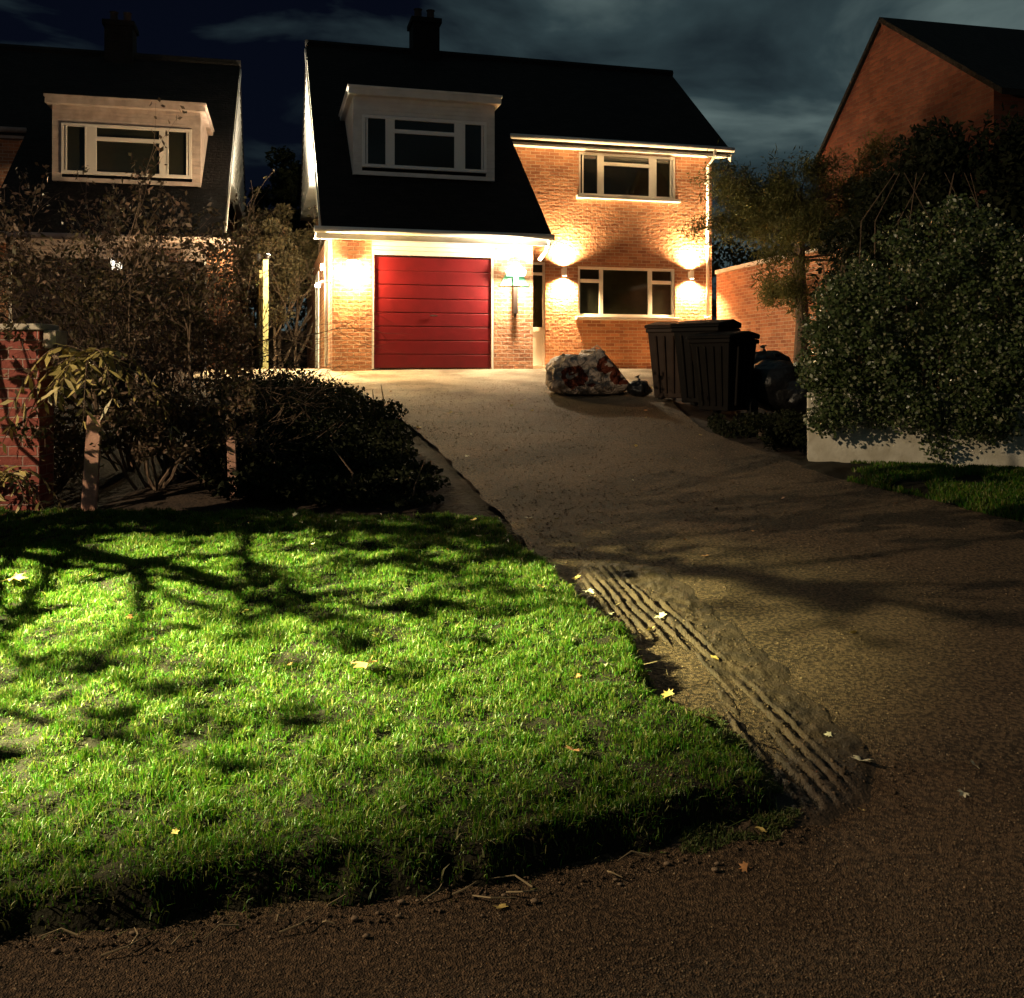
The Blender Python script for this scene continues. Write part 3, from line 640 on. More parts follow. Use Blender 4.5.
# neighbour's porch globe
T = thing('porch_lamp', 'small square white porch lamp on the unlit house behind the shrubs', 'porch lamp', (-7.5, 18.2, 3.48), AZ)
MB().box(-.09, .09, -.09, .09, -.10, .10).build('lamp_glass', emit('porch_glass', (1, .92, .75), 1.3), T, bevel=.02)
MB().box(-.03, .03, -.03, .03, .10, .30).build('stem', M['black'], T)

# ------------------------------------------------------------------ boundary walls, fence, stakes
def seg(name, a, b, z0, z1, th, material, label, cat, cap=None, capm=None):
    a, b = Vector(a), Vector(b); L = (b - a).length; T = thing(name, label, cat, (a.x, a.y, 0), math.atan2(b.y - a.y, b.x - a.x))
    MB().box(0, L, -th / 2, th / 2, z0, z1).build('wall', material, T)
    if cap: MB().box(-.03, L + .03, -th / 2 - .03, th / 2 + .03, z1 + .002, z1 + cap).build('coping', capm, T, bevel=.008)
    return T
seg('boundary_wall', (4.98, 22.9), (6.35, 16.6), 1.3, 3.76, .22, M['brick'], 'orange lit brick boundary wall between the two right-hand houses', 'wall', .09, M['white'])
W1 = seg('brick_wall', (-7.5, 7.55), (-3.66, 7.55), .2, 1.80, .24, M['brick_red'], 'red brick garden wall with flat coping at the left edge', 'wall', .05, M['concrete'])
MB().box(3.86, 3.96, -.1, .1, 1.66, 1.80).build('coping_stub', M['stone'], W1, bevel=.01)
T = seg('low_wall', (2.88, 9.35), (6.2, 8.62), .2, 1.27, .16, M['lowwall'], 'low white painted wall half covered by the ivy hedge', 'wall')
T = thing('garden_fence', 'pale timber fence end catching light beside the passage', 'fence', (-4.72, 18.4, 1.48), math.atan2(4.2, -1.25))
b = MB()
for i in range(30): b.box(.12 + i * .14, .12 + i * .14 + .128, -.012 + .006 * (i % 2), .014, .05, 1.95)
b.build('boards', M['fence'], T)
b = MB()
for i in range(3): MB().box(0 + i * 2.1, .10 + i * 2.1, -.05, .05, 0, 2.12).build('post', M['fence'], T)
for z_ in (.4, 1.5): MB().box(.1, 4.3, .015, .06, z_, z_ + .08).build('rail', M['fence'], T)
def stake(x, y, h, w, tilt, label):
    b = MB(); b.box(-w / 2, w / 2, -w * .3, w * .3, -.1, h); o = b.build('wooden_stake', M['wood'], None, bevel=.006, loc=(x, y, g(y) - .02)); o.rotation_euler = (R(2), R(tilt), R(12)); tag(o, label, 'stake', 'wooden stakes in the flower bed')
stake(-3.27, 7.42, .72, .105, 4, 'wide pale wooden stake nearest the left brick wall')
stake(-2.28, 7.85, .48, .07, -2, 'short narrow wooden stake right of the wide stake')

# ------------------------------------------------------------------ wheelie bins
def wheelie(loc, rz, label, material, sc=1):
    T = thing('wheelie_bin', label, 'wheelie bin', loc, rz, 'wheelie bins beside the driveway'); T.scale = (sc, sc, sc)
    b = MB(); b.frustum((-.21, .21, -.25, .25), (-.28, .28, -.34, .34), .06, .94)
    for x in (-.17, -.06, .06, .17): b.frustum((x * .8 - .014, x * .8 + .014, -.285, -.24), (x - .014, x + .014, -.365, -.33), .12, .86)
    for s in (-1, 1):
        for y in (-.14, 0.02, .18): b.frustum((s * .235 - .02, s * .235 + .02, y * .8 - .014, y * .8 + .014), (s * .29 - .02, s * .29 + .02, y - .014, y + .014), .12, .86)
    b.box(-.30, .30, -.36, .36, .90, .955); b.build('bin_body', material, T, bevel=.012)
    l = MB(); l.prism_x([(-.385, .958), (.35, .958), (.36, 1.02), (.1, 1.06), (-.36, 1.00)], -.315, .315)
    l.build('lid', material, T, bevel=.015)
    MB().tube([(-.24, .35, .99), (-.24, .43, 1.0), (.24, .43, 1.0), (.24, .35, .99)], .014, 6).build('handle', material, T)
    for s in (-1, 1):
        w = MB().tube([(s * .235, .26, .10), (s * .285, .26, .10)], .10, 16).build('wheel', M['rubber'], T)
    MB().tube([(-.23, .26, .1), (.23, .26, .1)], .012, 6).build('axle', M['grey'], T)
wheelie((2.27, 13.35, dz(2.1, 13.35)), R(-24), 'leftmost brown wheelie bin with pale ribs catching light', M['bin_b'], 1.06)
wheelie((2.58, 12.75, dz(2.4, 12.85)), R(-34), 'middle black wheelie bin pressed between two others', M['bin'], 1.10)
wheelie((2.68, 12.15, dz(2.4, 12.15)), R(-44), 'rightmost and nearest black wheelie bin beside the refuse sacks', M['bin'], 1.0)
# ------------------------------------------------------------------ soft sacks
def blob(name, loc, r, material, label=None, cat=None, group=None, seed=1, amp=.12, rz=0, pw=.6, parent=None, shape=None, res=48):
    th = np.linspace(0, 2 * np.pi, res, endpoint=False); ph = np.linspace(-np.pi / 2, np.pi / 2, res // 2)
    T_, P_ = np.meshgrid(th, ph); sg = lambda a: np.sign(a) * np.abs(a) ** pw
    x = sg(np.cos(P_)) * sg(np.cos(T_)); y = sg(np.cos(P_)) * sg(np.sin(T_)); z = sg(np.sin(P_))
    nz = 1 + amp * (2 * fbm(T_ * 1.6 + seed * 7 + 3 * np.abs(np.sin(T_ / 2)), P_ * 1.6 + seed * 3, 1.3, 4, seed)) * np.cos(P_) ** .5
    nz[:, -1] = (nz[:, -1] + nz[:, 0]) / 2
    x = x * r[0] * nz; y = y * r[1] * nz; z = (z * .5 + .5) * r[2] * 2 * (1 + .3 * (nz - 1))
    if shape: x, y, z = shape(x, y, z)
    V = np.stack([x, y, z], -1).reshape(-1, 3); ny, nx = x.shape
    F = [(i * nx + j, i * nx + (j + 1) % nx, (i + 1) * nx + (j + 1) % nx, (i + 1) * nx + j) for i in range(ny - 1) for j in range(nx)]
    o = npmesh(name, V, F, material, parent, True, loc); o.rotation_euler = (0, 0, rz)
    if label: tag(o, label, cat, group)
    return o
# bulk bag with printed brown rings
m = bpy.data.materials.new('printed_bulk_bag'); m.use_nodes = True; t = m.node_tree; b = t.nodes['Principled BSDF']; b.inputs['Roughness'].default_value = .6; b.inputs['Specular IOR Level'].default_value = .25
c = t.nodes.new('ShaderNodeTexCoord'); L = t.links.new
wn = t.nodes.new('ShaderNodeTexNoise'); wn.inputs['Scale'].default_value = 4.0; wn.inputs['Detail'].default_value = 5; L(c.outputs['Object'], wn.inputs[0])
wa = t.nodes.new('ShaderNodeVectorMath'); wa.operation = 'MULTIPLY_ADD'; wa.inputs[1].default_value = (.30, 0, .26); L(wn.outputs['Color'], wa.inputs[0]); L(c.outputs['Object'], wa.inputs[2])
sp = t.nodes.new('ShaderNodeSeparateXYZ'); L(wa.outputs[0], sp.inputs[0])
def mth(op, *a):
    n = t.nodes.new('ShaderNodeMath'); n.operation = op
    for i, v in enumerate(a):
        if isinstance(v, (int, float)): n.inputs[i].default_value = v
        else: L(v, n.inputs[i])
    return n.outputs[0]
def ell(cx, cz, rx, rz):
    dx = mth('DIVIDE', mth('SUBTRACT', sp.outputs[0], cx + .15), rx); dz_ = mth('DIVIDE', mth('SUBTRACT', sp.outputs[2], cz + .13), rz)
    return mth('SQRT', mth('ADD', mth('MULTIPLY', dx, dx), mth('MULTIPLY', dz_, dz_)))
def ring(cx, cz, rx, rz, inner):
    e_ = ell(cx, cz, rx, rz); return mth('MULTIPLY', mth('LESS_THAN', e_, 1), mth('GREATER_THAN', e_, inner))
msk = mth('MAXIMUM', ring(-.29, .27, .18, .14, .45), ring(.20, .46, .14, .13, .45))
msk = mth('MAXIMUM', msk, ring(.33, .30, .09, .14, .0)); msk = mth('MAXIMUM', msk, ring(-.28, .14, .12, .045, 0)); msk = mth('MAXIMUM', msk, ring(-.06, .15, .07, .04, 0)); msk = mth('MAXIMUM', msk, ring(-.27, .31, .06, .045, .35)); msk = mth('MAXIMUM', msk, ring(.40, .20, .10, .05, 0))
mx = t.nodes.new('ShaderNodeMix'); mx.data_type = 'RGBA'; mx.inputs[6].default_value = (.50, .40, .33, 1); mx.inputs[7].default_value = (.17, .04, .02, 1); L(msk, mx.inputs[0]); L(mx.outputs[2], b.inputs['Base Color'])
bn = t.nodes.new('ShaderNodeTexNoise'); bn.inputs['Scale'].default_value = 6; bn.inputs['Detail'].default_value = 5; bn.inputs['Distortion'].default_value = 1.2; L(c.outputs['Object'], bn.inputs[0])
bu = t.nodes.new('ShaderNodeBump'); bu.inputs['Distance'].default_value = .22; L(bn.outputs[0], bu.inputs['Height']); L(bu.outputs[0], b.inputs['Normal'])
M['bulk'] = m
def bagshape(x, y, z):
    z = z * (1 - .16 * np.clip(-x / .6, 0, 1) - .75 * np.clip((x - .22) / .42, 0, 1) * np.clip(z / .3, 0, 1)) + .03 * np.sin(9 * x + 4 * y) * np.clip(z / .3, 0, 1)
    x = x + .12 * (z / .6) * np.where(x < 0, .8, -1.0) * .6 + .06 * (x < 0) * (-z)
    return x, y, z
BT = thing('bulk_bag', 'slumped white builders bulk bag printed with dark red rings', 'bulk bag', (1.14, 14.25, dz(1.14, 14.25) - .01), R(6))
blob('bag_body', (0, 0, 0), (.63, .42, .325), M['bulk'], seed=4, amp=.16, pw=.5, parent=BT, shape=bagshape, res=96)
b = MB()
b.tube([(-.48, -.1, .52), (-.42, -.22, .60), (-.30, -.28, .50)], .016, 5); b.build('lifting_loop', M['bulk'], BT); b = MB(); b.tube([(.02, -.05, .66), (.10, -.15, .73), (.20, -.2, .62)], .016, 5)
b.build('lifting_loop', M['bulk'], BT)
for i, (x, y, r, lab) in enumerate([(3.45, 12.6, (.36, .34, .33), 'black refuse sack slumped just right of the nearest bin'), (3.95, 12.9, (.38, .36, .30), 'black refuse sack rightmost of the pile by the bins'),
                          (3.7, 12.3, (.30, .3, .22), 'small black refuse sack in front of the pile by the bins'), (1.86, 14.0, (.17, .16, .12), 'little black sack between the bulk bag and the bins'), (3.5, 13.3, (.4, .35, .36), 'black refuse sack at the back of the pile by the bins')]):
    T = thing('refuse_sack', lab, 'refuse sack', (x, y, dz(min(x, 2.3), y) - .01), R(i * 50))
    blob('sack_body', (0, 0, 0), r, M['bag'], seed=10 + i, amp=.35, pw=.85, parent=T)
    zt = r[2] * 2; MB().tube([(0, 0, zt - .03), (.01, 0, zt + .02), (.03, .01, zt + .07)], [.03, .02, .05], 7).build('knot', M['bag'], T)

# ------------------------------------------------------------------ vegetation
dk = leafmat('dark_evergreen_leaf', [(.010, .013, .006), (.016, .021, .008), (.024, .026, .012)], .75, .12, .15)
ol = leafmat('olive_leaf', [(.065, .052, .022), (.10, .075, .033), (.045, .04, .017), (.17, .12, .07)], .6, .3, .2)
iv = leafmat('ivy_leaf', [(.035, .058, .018), (.055, .085, .026), (.08, .11, .038), (.04, .058, .02), (.07, .10, .028), (.06, .08, .03), (.34, .33, .20)], .36, .5, .1)
fe = leafmat('feathery_leaf', [(.07, .075, .02), (.10, .10, .03), (.15, .14, .05)], .7, .2, .3)
rb_ = leafmat('russet_leaf', [(.10, .065, .04), (.07, .048, .03), (.17, .105, .07), (.055, .045, .02)], .6, .3, .15)
for (x0, x1, lab) in ((-16, -1.5, 'dark back garden hedge closing the passage between the houses'), (3.5, 19, 'dark back garden hedge beyond the gap right of the lit house')):
    T = thing('back_hedge', lab, 'hedge', (x0, 40, 1.4)); nn = int((x1 - x0) * 7)
    MB().box(0, x1 - x0, .3, .5, 0, 1.7).build('trunk', M['bark'], T)
    cc = [(rng.uniform(0, x1 - x0), rng.uniform(-.3, .8), rng.uniform(.1, 5.2)) for _ in range(nn * 2)]; rr = [(rng.uniform(.4, .8),) * 3 for _ in cc]
    leaves(clumps(cc, rr, nn * 160, .4), .2, 'foliage', dk, T, .6)
# trees between the houses
T = thing('tree', 'tall dark tree silhouetted against the sky between the two houses', 'tree', (-7.6, 30.5, 1.4))
b = MB(); tips = []
b.tube([(0, 0, 0), (.1, 0, 2.4), (.0, .1, 5)], [.22, .16, .08], 8); b.build('trunk', M['bark'], T)
leaves(crown_points((.2, 0, 4.6), (1.9, 1.6, 2.7), 46, .55, 15000), .16, 'crown', dk, T, .6)
T = thing('shrub', 'tall loose shrub filling the passage between the houses', 'shrub', (-5.75, 24.5, 1.4))
b = MB(); tips = []
for a in range(5): branches(b, (random.uniform(-.3, .3), random.uniform(-.3, .3), 0), (random.uniform(-.3, .3), random.uniform(-.2, .2), 1), 1.9, .05, 3, .5, 0, tips)
b.build('stems', M['twig'], T)
leaves(np.concatenate([crown_points((-.1, 0, 3.0), (1.05, .8, 1.4), 30, .38, 6500), np.array(tips)[:, :] + rng.normal(0, .1, (len(tips), 3))]), .12, 'foliage', ol, T, .5)
T = thing('shrub', 'brown leafy shrub spreading above the pale fence end', 'shrub', (-5.75, 22.4, 1.4))
b = MB(); tips = []
for a in range(6): branches(b, (random.uniform(-.2, .2), random.uniform(-.2, .2), 0), (random.uniform(-.35, .35), random.uniform(-.2, .2), 1), 1.6, .04, 3, .55, 0, tips)
b.build('stems', M['twig'], T)
leaves(np.concatenate([crown_points((.1, 0, 2.4), (.75, .6, 1.2), 26, .3, 3600), np.array(tips) + rng.normal(0, .08, (len(tips), 3))]), .10, 'foliage', ol, T, .5)

# scruffy shrubs in the left bed
def scrub(x, y, h, w, n, lab, seed, m=rb_, nb=9, ls=.055, depth=4):
    random.seed(seed); T = thing('bare_shrub', lab, 'shrub', (x, y, g(y) - .03)); b = MB(); tips = []
    for a in range(nb):
        an = random.uniform(0, 6.28); r = random.uniform(0, .18)
        branches(b, (math.cos(an) * r, math.sin(an) * r, 0), (math.cos(an) * w, math.sin(an) * w, 1), h * .42, .016, depth, .5, .02, tips, split=(2, 3))
    b.build('stems', M['twig'], T); tp = np.array(tips); k = rng.integers(0, len(tp), n)
    q_ = tp[k] + rng.normal(0, .035, (n, 3)); q_ = q_[(q_[:, 0] + x) / (q_[:, 1] + y) < -.268]
    leaves(q_, ls, 'foliage', m, T, .5, up=(0, 0, -.5)); return T
scrub(-3.55, 8.9, 2.9, .45, 5200, 'tall tangled shrub behind the brick wall at the left', 3)
scrub(-3.0, 8.7, 2.5, .4, 6500, 'scruffy half bare shrub between the two stakes', 5, ol)
scrub(-2.75, 9.5, 1.7, .3, 5200, 'scruffy shrub behind the short stake', 8)
scrub(-4.6, 8.8, 1.6, .4, 2200, 'low twiggy shrub over the brick wall top', 12, ol)
scrub(-3.0, 8.1, 1.2, .7, 5200, 'low tangled undergrowth right behind the wide stake', 15, rb_, ls=.06, depth=3)
scrub(-2.5, 8.4, .95, .6, 5200, 'low tangled undergrowth right behind the short stake', 16, ol, ls=.06, depth=3)
scrub(-3.9, 7.95, .7, .9, 1200, 'creeping undergrowth at the end of the brick wall', 18, ol, ls=.06, depth=3)
def fronds(name, label, cat, loc, spec, material, lw=.05, droop=1.0):
    T = thing(name, label, cat, loc); st = MB(); C_ = []; V = []; F = []
    for (an, L_, up) in spec:
        dx, dy = math.cos(an), math.sin(an); pts = []
        for i in range(13):
            s = i / 12; pts.append(Vector((dx * L_ * (s * .75), dy * L_ * (s * .75), up * math.sin(min(s * 2.2, 3.1)) * .5 * L_ * .6 - droop * L_ * s * s * .85)))
        st.tube(pts, [.006 * (1 - .6 * i / 12) for i in range(13)], 4, cap=False)
        for i in range(2, 13):
            d = (pts[i] - pts[i - 1]).normalized(); sd = d.cross(Vector((random.gauss(0, .35), random.gauss(0, .35), 1))).normalized() if abs(d.z) < .98 else Vector((dy, -dx, 0))
            for q in (-1, 1):
                l = lw * random.uniform(1.4, 2.9) * (1 - .35 * abs(i / 12 - .5)); o_ = pts[i]; tip = o_ + (sd * q * .8 + d * .45 + Vector((random.gauss(0, .2), random.gauss(0, .2), random.uniform(-.8, .0)))) * l
                n_ = len(V); w = d * lw * .42
                V += [o_, (o_ + tip) / 2 + w + Vector((0, 0, .006)), tip, (o_ + tip) / 2 - w]; F += [(n_, n_ + 1, n_ + 2), (n_, n_ + 2, n_ + 3)]
    st.build('stems', M['twig'], T); npmesh('foliage', [tuple(v) for v in V], F, material, T); return T
yl = leafmat('yellow_green_frond', [(.30, .25, .08), (.42, .34, .12), (.20, .17, .06)], .45, .5, .15)
random.seed(2)
T = fronds('drooping_plant', 'plant with large drooping olive fronds above the wide stake', 'plant', (-3.30, 7.50, 1.60), [(random.uniform(0, 6.28) if i > 5 else -3.1 + i * .6 + random.uniform(-.25, .25), random.uniform(.3, .85), random.uniform(.1, 1.3)) for i in range(11)], yl, .062)
MB().tube([(0, 0, 0), (.04, .05, -.5), (.0, .1, -1.15)], [.015, .02, .025], 6).build('stem', M['twig'], T)
fronds('fern', 'yellowing fern at the foot of the brick wall by the left edge', 'fern', (-3.85, 7.15, .62), [(i * .52, random.uniform(.45, .65), 1.3) for i in range(12)], yl, .04, .8)
# low dark hedge by the driveway, its near end standing in for shade
T = thing('low_hedge', 'low dark evergreen mound between the lawn and the driveway', 'hedge', (-1.9, 11, g(11)))
cc = []; rr = []
for i in range(130):
    y = rng.uniform(7.3, 14.6); xr = float(DL(y)) - .12 - .28 * (y < 11.5); x = rng.uniform(xr - 1.7, xr - .05); t_ = max(0, (y - 7.6) / 7.0)
    hh = (.20 + .50 * math.sin(math.pi * min(t_ * 1.1, 1))) * rng.uniform(.5, 1.1) * (.30 + .75 * min(1, (xr - x) / 1.1))
    cc.append((x + 1.9, y - 11, g(y) - g(11) + hh * .5)); rr.append((.32, .32, hh * .6))
leaves(clumps(cc, rr, 44000, .3), .055, 'foliage', dk, T, .6)
b = MB()
for i in range(40):
    c_ = cc[i]; b.tube([(c_[0], c_[1], c_[2] - .4), (c_[0] + rng.uniform(-.1, .1), c_[1], c_[2] + .1), (c_[0] + rng.uniform(-.2, .2), c_[1] + rng.uniform(-.1, .1), c_[2] + .32)], [.012, .008, .003], 4)
b.build('stems', M['twig'], T)
# ivy hedge
T = thing('ivy_hedge', 'big rounded ivy hedge spilling over the low white wall', 'hedge', (4.2, 9.3, g(9.3)))
cc = []; rr = []
for i in range(560):
    u = rng.uniform(0, 1); x = 2.90 + u * 3.7; yb = 9.45 - .22 * (x - 2.9); top = 1.45 + 1.42 * min(1, (x - 2.85) / .7) ** .6 + .15 * math.sin(x * 5)
    lo = .86 + .10 * math.sin(x * 7); 
    lo = .97 if x < 3.5 else (.74 if x < 4.35 else .95) 
    z = rng.uniform(lo, top); bulge = .42 * math.sin(math.pi * min(1, max(0, (z - .6) / (top - .4)))) ** .6
    cc.append((x - 4.2, yb - .12 - bulge * rng.uniform(.3, 1.1) + (.0 if i % 3 else .35) - 9.3, z - g(9.3))); q = rng.uniform(.12, .22); rr.append((q, q, q))
leaves(clumps(cc, rr, 98000, .45), .038, 'foliage', iv, T, .8)
b = MB()
for i in range(16): x = -1.1 + i * .16; b.tube([(x, .35, -.05), (x + .05, .25, .9), (x + rng.uniform(-.2, .2), .2, 1.9)], [.03, .02, .008], 5)
for i in range(12): x = rng.uniform(-.9, .9); b.tube([(x, .1, 1.9), (x + rng.uniform(-.1, .1), 0, 2.3), (x + rng.uniform(-.3, .3), -.1, 2.75)], [.008, .005, .003], 4)
b.build('stems', M['twig'], T)
# dark evergreen behind the hedge
T = thing('evergreen_tree', 'broad black evergreen tree behind the ivy hedge at the right edge', 'tree', (6.3, 12.4, g(12.4)))
MB().tube([(0, 0, 0), (.05, 0, 1.5), (0, 0, 3)], [.2, .15, .08], 8).build('trunk', M['bark'], T)
cc = []; rr = []
for i in range(300):
    a = rng.uniform(0, 6.28); z = rng.uniform(.4, 3.5); r = 2.2 * math.sqrt(max(0.02, 1 - ((z - 1.4) / 2.4) ** 2)) * rng.uniform(.5, 1)
    cc.append((math.cos(a) * r, math.sin(a) * r * .7, z)) if i > 50 else cc.append((-1.05 + rng.uniform(-.6, .8), 1.2 + rng.uniform(-.4, .4), rng.uniform(.3, 2.55))); q = rng.uniform(.3, .5); rr.append((q, q, q * .9))
leaves(clumps(cc, rr, 70000, .45), .11, 'crown', dk, T, .45)
# feathery tree
T = thing('feathery_tree', 'small feathery tree with a dark trunk before the lit boundary wall', 'tree', (5.2, 17.3, g(17.3) - .05)); T.scale = (1.2, 1.2, 1.17)
random.seed(21); b = MB(); tips = []
b.tube([(0, 0, 0), (.03, 0, .8), (-.02, 0, 1.7), (0, 0, 2.3)], [.12, .10, .085, .07], 9); b.build('trunk', M['bark'], T)
b = MB()
for i in range(24):
    an = random.uniform(0, 6.28); z = random.uniform(1.55, 2.6)
    branches(b, (0, 0, z), (math.cos(an), math.sin(an), .5 if z > 1.9 else .1), .68, .02, 3, .42, .05, tips, k=4)
b.build('limbs', M['bark'], T); tp = np.array(tips); n = 46000; k = rng.integers(0, len(tp), n)
sel = tp[k] + rng.normal(0, .085, (n, 3)); leaves(sel, .10, 'crown', fe, T, .16, up=(0, 0, .3), bend=.1)
# dark clump closing the gap between hedge, sacks and boundary wall
T = thing('shrub', 'dark dense shrub at the left end of the ivy hedge behind the white wall', 'shrub', (4.2, 11.1, g(11.1)))
MB().tube([(0, 0, 0), (0, 0, .6)], [.05, .02], 6).build('stem', M['bark'], T)
leaves(crown_points((0, 0, .55), (1.0, .5, .55), 30, .28, 9000), .06, 'foliage', dk, T, .5)
T = thing('shrub', 'low dark ground shrub on the right side of the driveway before the bins', 'shrub', (2.75, 10.6, g(10.6)))
MB().tube([(0, 0, 0), (0, 0, .2)], [.03, .01], 6).build('stem', M['bark'], T)
leaves(crown_points((0, 0, .10), (.45, 1.5, .16), 34, .14, 7000), .045, 'foliage', dk, T, .6)

# ------------------------------------------------------------------ street lamp (outside the frame) and the bare street tree whose branches throw the shadows
T = thing('street_lamp', 'tall grey street lamp standing at the kerb beside the lawn', 'street lamp', (LAMP.x - 1.0, LAMP.y, 0))
MB().tube([(0, 0, 0), (0, 0, 1.4), (0, 0, 1.42), (0, 0, LAMP.z - .4), (.25, 0, LAMP.z + .02), (.7, 0, LAMP.z + .10)], [.09, .09, .055, .045, .035, .03], 12).build('pole', M['grey'], T)
MB().frustum((.65, 1.25, -.10, .10), (.7, 1.2, -.06, .06), LAMP.z + .03, LAMP.z + .15).build('lamp_head', M['grey'], T)
MB().box(.75, 1.15, -.07, .07, LAMP.z + .010, LAMP.z + .027).build('lens', emit('street_lens', (1, .92, .75), 6), T)
random.seed(33)
T = thing('street_tree', 'half bare tree overhanging the lawn beside the street lamp', 'tree', (-5.3, 4.6, g(4.6)))
MB().tube([(0, 0, 0), (.0, 0, 1.6), (.1, 0, 3.2)], [.14, .11, .09], 10).build('trunk', M['bark'], T)
b = MB(); tips = []
for i in range(13):
    branches(b, (.05, 0, 1.35 + i * .09), (random.uniform(.3, 1.), random.uniform(-1.1, .6), random.uniform(-.05, .28)), .85, .042, 3, .5, .0, tips, k=5)
b.build('limbs', M['bark'], T); tp = np.array(tips); n = 1500; k = rng.integers(0, len(tp), n); leaves(tp[k] + rng.normal(0, .05, (n, 3)), .09, 'crown', rb_, T, .6)

# ------------------------------------------------------------------ fallen leaves, twigs and stones
def leafmesh(name, s, material):
    pts = []
    K = 5
    for i in range(K * 2 + 1):
        a = -1.9 + 3.8 * i / (K * 2); r = (1.0 - .25 * abs(i - K) / K) if i % 2 == 0 else .48
        pts.append((math.sin(a) * r * s, math.cos(a) * r * s, .22 * s * abs(math.sin(a * 1.7)) + random.uniform(0, .12) * s))
    V = [(0, -.1 * s, 0)] + pts + [(0, -.75 * s, .08 * s), (.03 * s, -.75 * s, .08 * s)]
    F = [(0, i + 1, i + 2) for i in range(len(pts) - 1)] + [(0, len(V) - 2, len(V) - 1)]
    return npmesh(name, V, F, material)
random.seed(9)
def ground_at(x, y):
    zt, d = turf_h(np.array([x]), np.array([y]))
    if d[0] > .04: return float(zt[0]) + .035
    if poly_sd(np.array([x]), np.array([y]), MP)[0] > 0: return float(mud_h(np.array([x]), np.array([y]))[0]) + .008
    return (g(y) if y < 3.6 else dz(x, y)) + .006
LV = [(-.62, 4.12, .085, 'leafbrown', 'large curled tan leaf on the middle of the lawn'), (-2.72, 5.22, .09, 'leafdead', 'large yellow leaf on the lawn at the left edge'),
      (.40, 4.12, .055, 'leafpale', 'pale fallen leaf on the right part of the lawn'), (.21, 3.34, .045, 'leafbrown', 'small orange leaf low on the right part of the lawn'),
      (-2.35, 5.3, .05, 'leafdead', 'small yellow leaf right of the large yellow one'), (1.27, 3.50, .055, 'leafpale', 'pale leaf at the tip of the muddy ruts'),
      (.78, 3.08, .04, 'leafdead', 'upright yellow leaf at the muddy corner by the road'), (.74, 3.62, .04, 'leafbrown', 'orange leaf in the mud between the ruts'),
      (.77, 4.95, .045, 'leafpale', 'pale leaf at the top of the left rut'), (.92, 4.42, .04, 'leafdead', 'yellow leaf on the drive beside the right rut'),
      (-.03, 2.66, .03, 'leafdead', 'little yellow leaf on the road below the lawn edge'), (.62, 3.80, .035, 'leafdead', 'little yellow leaf at the lawn and mud edge'),
      (.52, 4.72, .045, 'leafpale', 'pale leaf on the lawn shoulder by the dark hollow'), (.42, 5.35, .05, 'leafpale', 'pale leaf where the lawn meets the drive'), (-1.33, 4.75, .035, 'leafdead', 'small yellow leaf in the brightest patch of lawn'),
      (.38, 5.6, .04, 'leafdead', 'yellow leaf on the upper lawn shoulder'), (.12, 7.0, .05, 'leafpale', 'pale leaf in the dark at the top of the lawn edge'), (-1.5, 6.6, .04, 'leafpale', 'pale leaf on the shaded upper lawn')]
for x, y, s, mm, lab in LV:
    o = leafmesh('fallen_leaf', s, M[mm]); o.location = (x, y, ground_at(x, y)); o.rotation_euler = (random.uniform(-.5, .4), random.uniform(-.4, .4), random.uniform(0, 6.28)); tag(o, lab, 'leaf', 'fallen leaves')
protos = [leafmesh('fallen_leaf', .026, M[k_]) for k_ in ('leafdead', 'leafbrown', 'leafpale')]
first = True
spots = []
while len(spots) < 70:
    y = random.uniform(2.5, 15); x = random.uniform(-.55 * y, .52 * y)
    ok = float(DL(max(y, 3))) < x < float(DR(max(y, 3))) or y < 2.9 or (x < .4 and y < 7.2)
    if ok and not (y < 2.9 and random.random() < .2): spots.append((x, y))
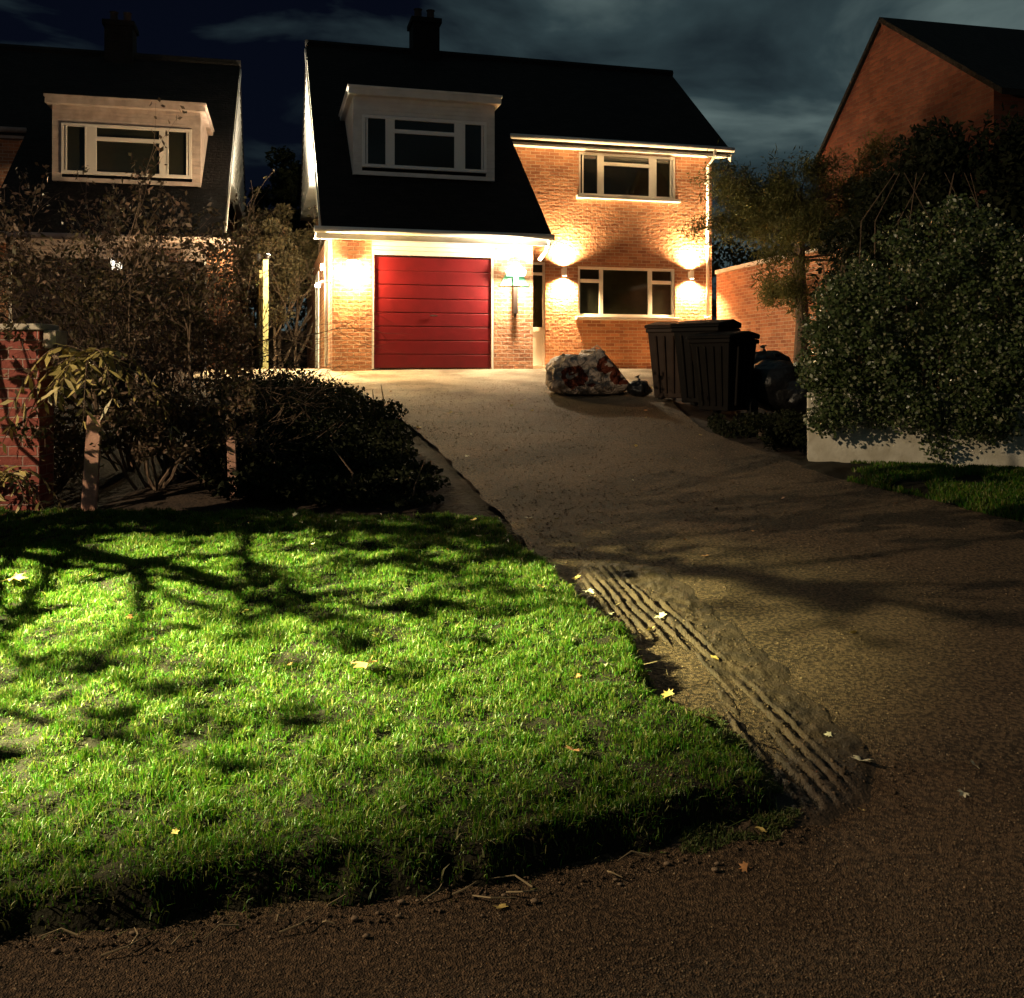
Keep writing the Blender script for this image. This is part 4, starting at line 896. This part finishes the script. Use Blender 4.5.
for i, (x, y) in enumerate(spots):
    src = protos[i % 3]; o = src if i < 3 else src.copy()
    if i >= 3: COL.objects.link(o)
    s = random.uniform(.5, 1.2) * (1 + .06 * max(0, y - 4)); o.scale = (s, s, s)
    o.location = (x, y, ground_at(x, y)); o.rotation_euler = (random.uniform(-.6, .6), random.uniform(-.5, .5), random.uniform(0, 6.28))
    wh = 'road' if y < 2.9 else ('upper driveway' if y > 9 else ('lower driveway' if x > DL(max(y, 3)) + .3 else 'lawn')); tag(o, 'tiny %s leaf scrap lying on the %s' % (('yellow', 'orange brown', 'pale')[i % 3], wh), 'leaf', 'tiny leaf scraps')
b0 = None
for i in range(26):
    if i < 16: x = random.uniform(-1.2, .7); y = float(np.interp(x, [-1.32, -.59, .26, .6], [2.46, 2.62, 2.80, 2.98])) + random.uniform(-.09, .05)
    else: y = random.uniform(3, 7); x = float(np.interp(y, [3, 3.9, 4.6, 5.3, 6.3, 7.3], [.65, .6, .64, .45, .1, 0])) + random.uniform(-.05, .12)
    a = random.uniform(0, 6.28); l = random.uniform(.04, .13); z = ground_at(x, y) + .004
    MBt = MB().tube([(0, 0, 0), (math.cos(a) * l * .5, math.sin(a) * l * .5, .012), (math.cos(a + .4) * l, math.sin(a + .4) * l, .006)], [.0028, .0025, .0012], 5)
    o = MBt.build('twig', M['straw'], None, loc=(x, y, z)); tag(o, ('%s dry twig on the road below the front lawn edge' if i < 16 else '%s dry twig beside the driveway edge of the lawn') % ('long' if l > .085 else 'short'), 'twig', 'dry twigs along the lawn edge')
for i in range(34):
    if i < 20: x = random.uniform(-1.3, .7); y = float(np.interp(x, [-1.32, -.59, .26, .6], [2.44, 2.6, 2.78, 2.96])) + random.uniform(-.12, .04)
    else: y = random.uniform(3.3, 7); x = float(np.interp(y, [3, 3.9, 4.6, 5.3, 6.3, 7.3], [.65, .6, .64, .45, .1, 0])) + random.uniform(.0, .15)
    r = random.uniform(.004, .012)
    o = blob('stone', (x, y, ground_at(x, y) - .004), (r, r * .7, r * .45), M['pebble'], ('%s brown pebble on the road below the front lawn edge' if i < 20 else '%s brown pebble at the driveway edge of the lawn') % ('larger' if r > .008 else 'tiny'), 'stone', 'pebbles at the lawn edge', seed=i, amp=.5, pw=.9, res=12)
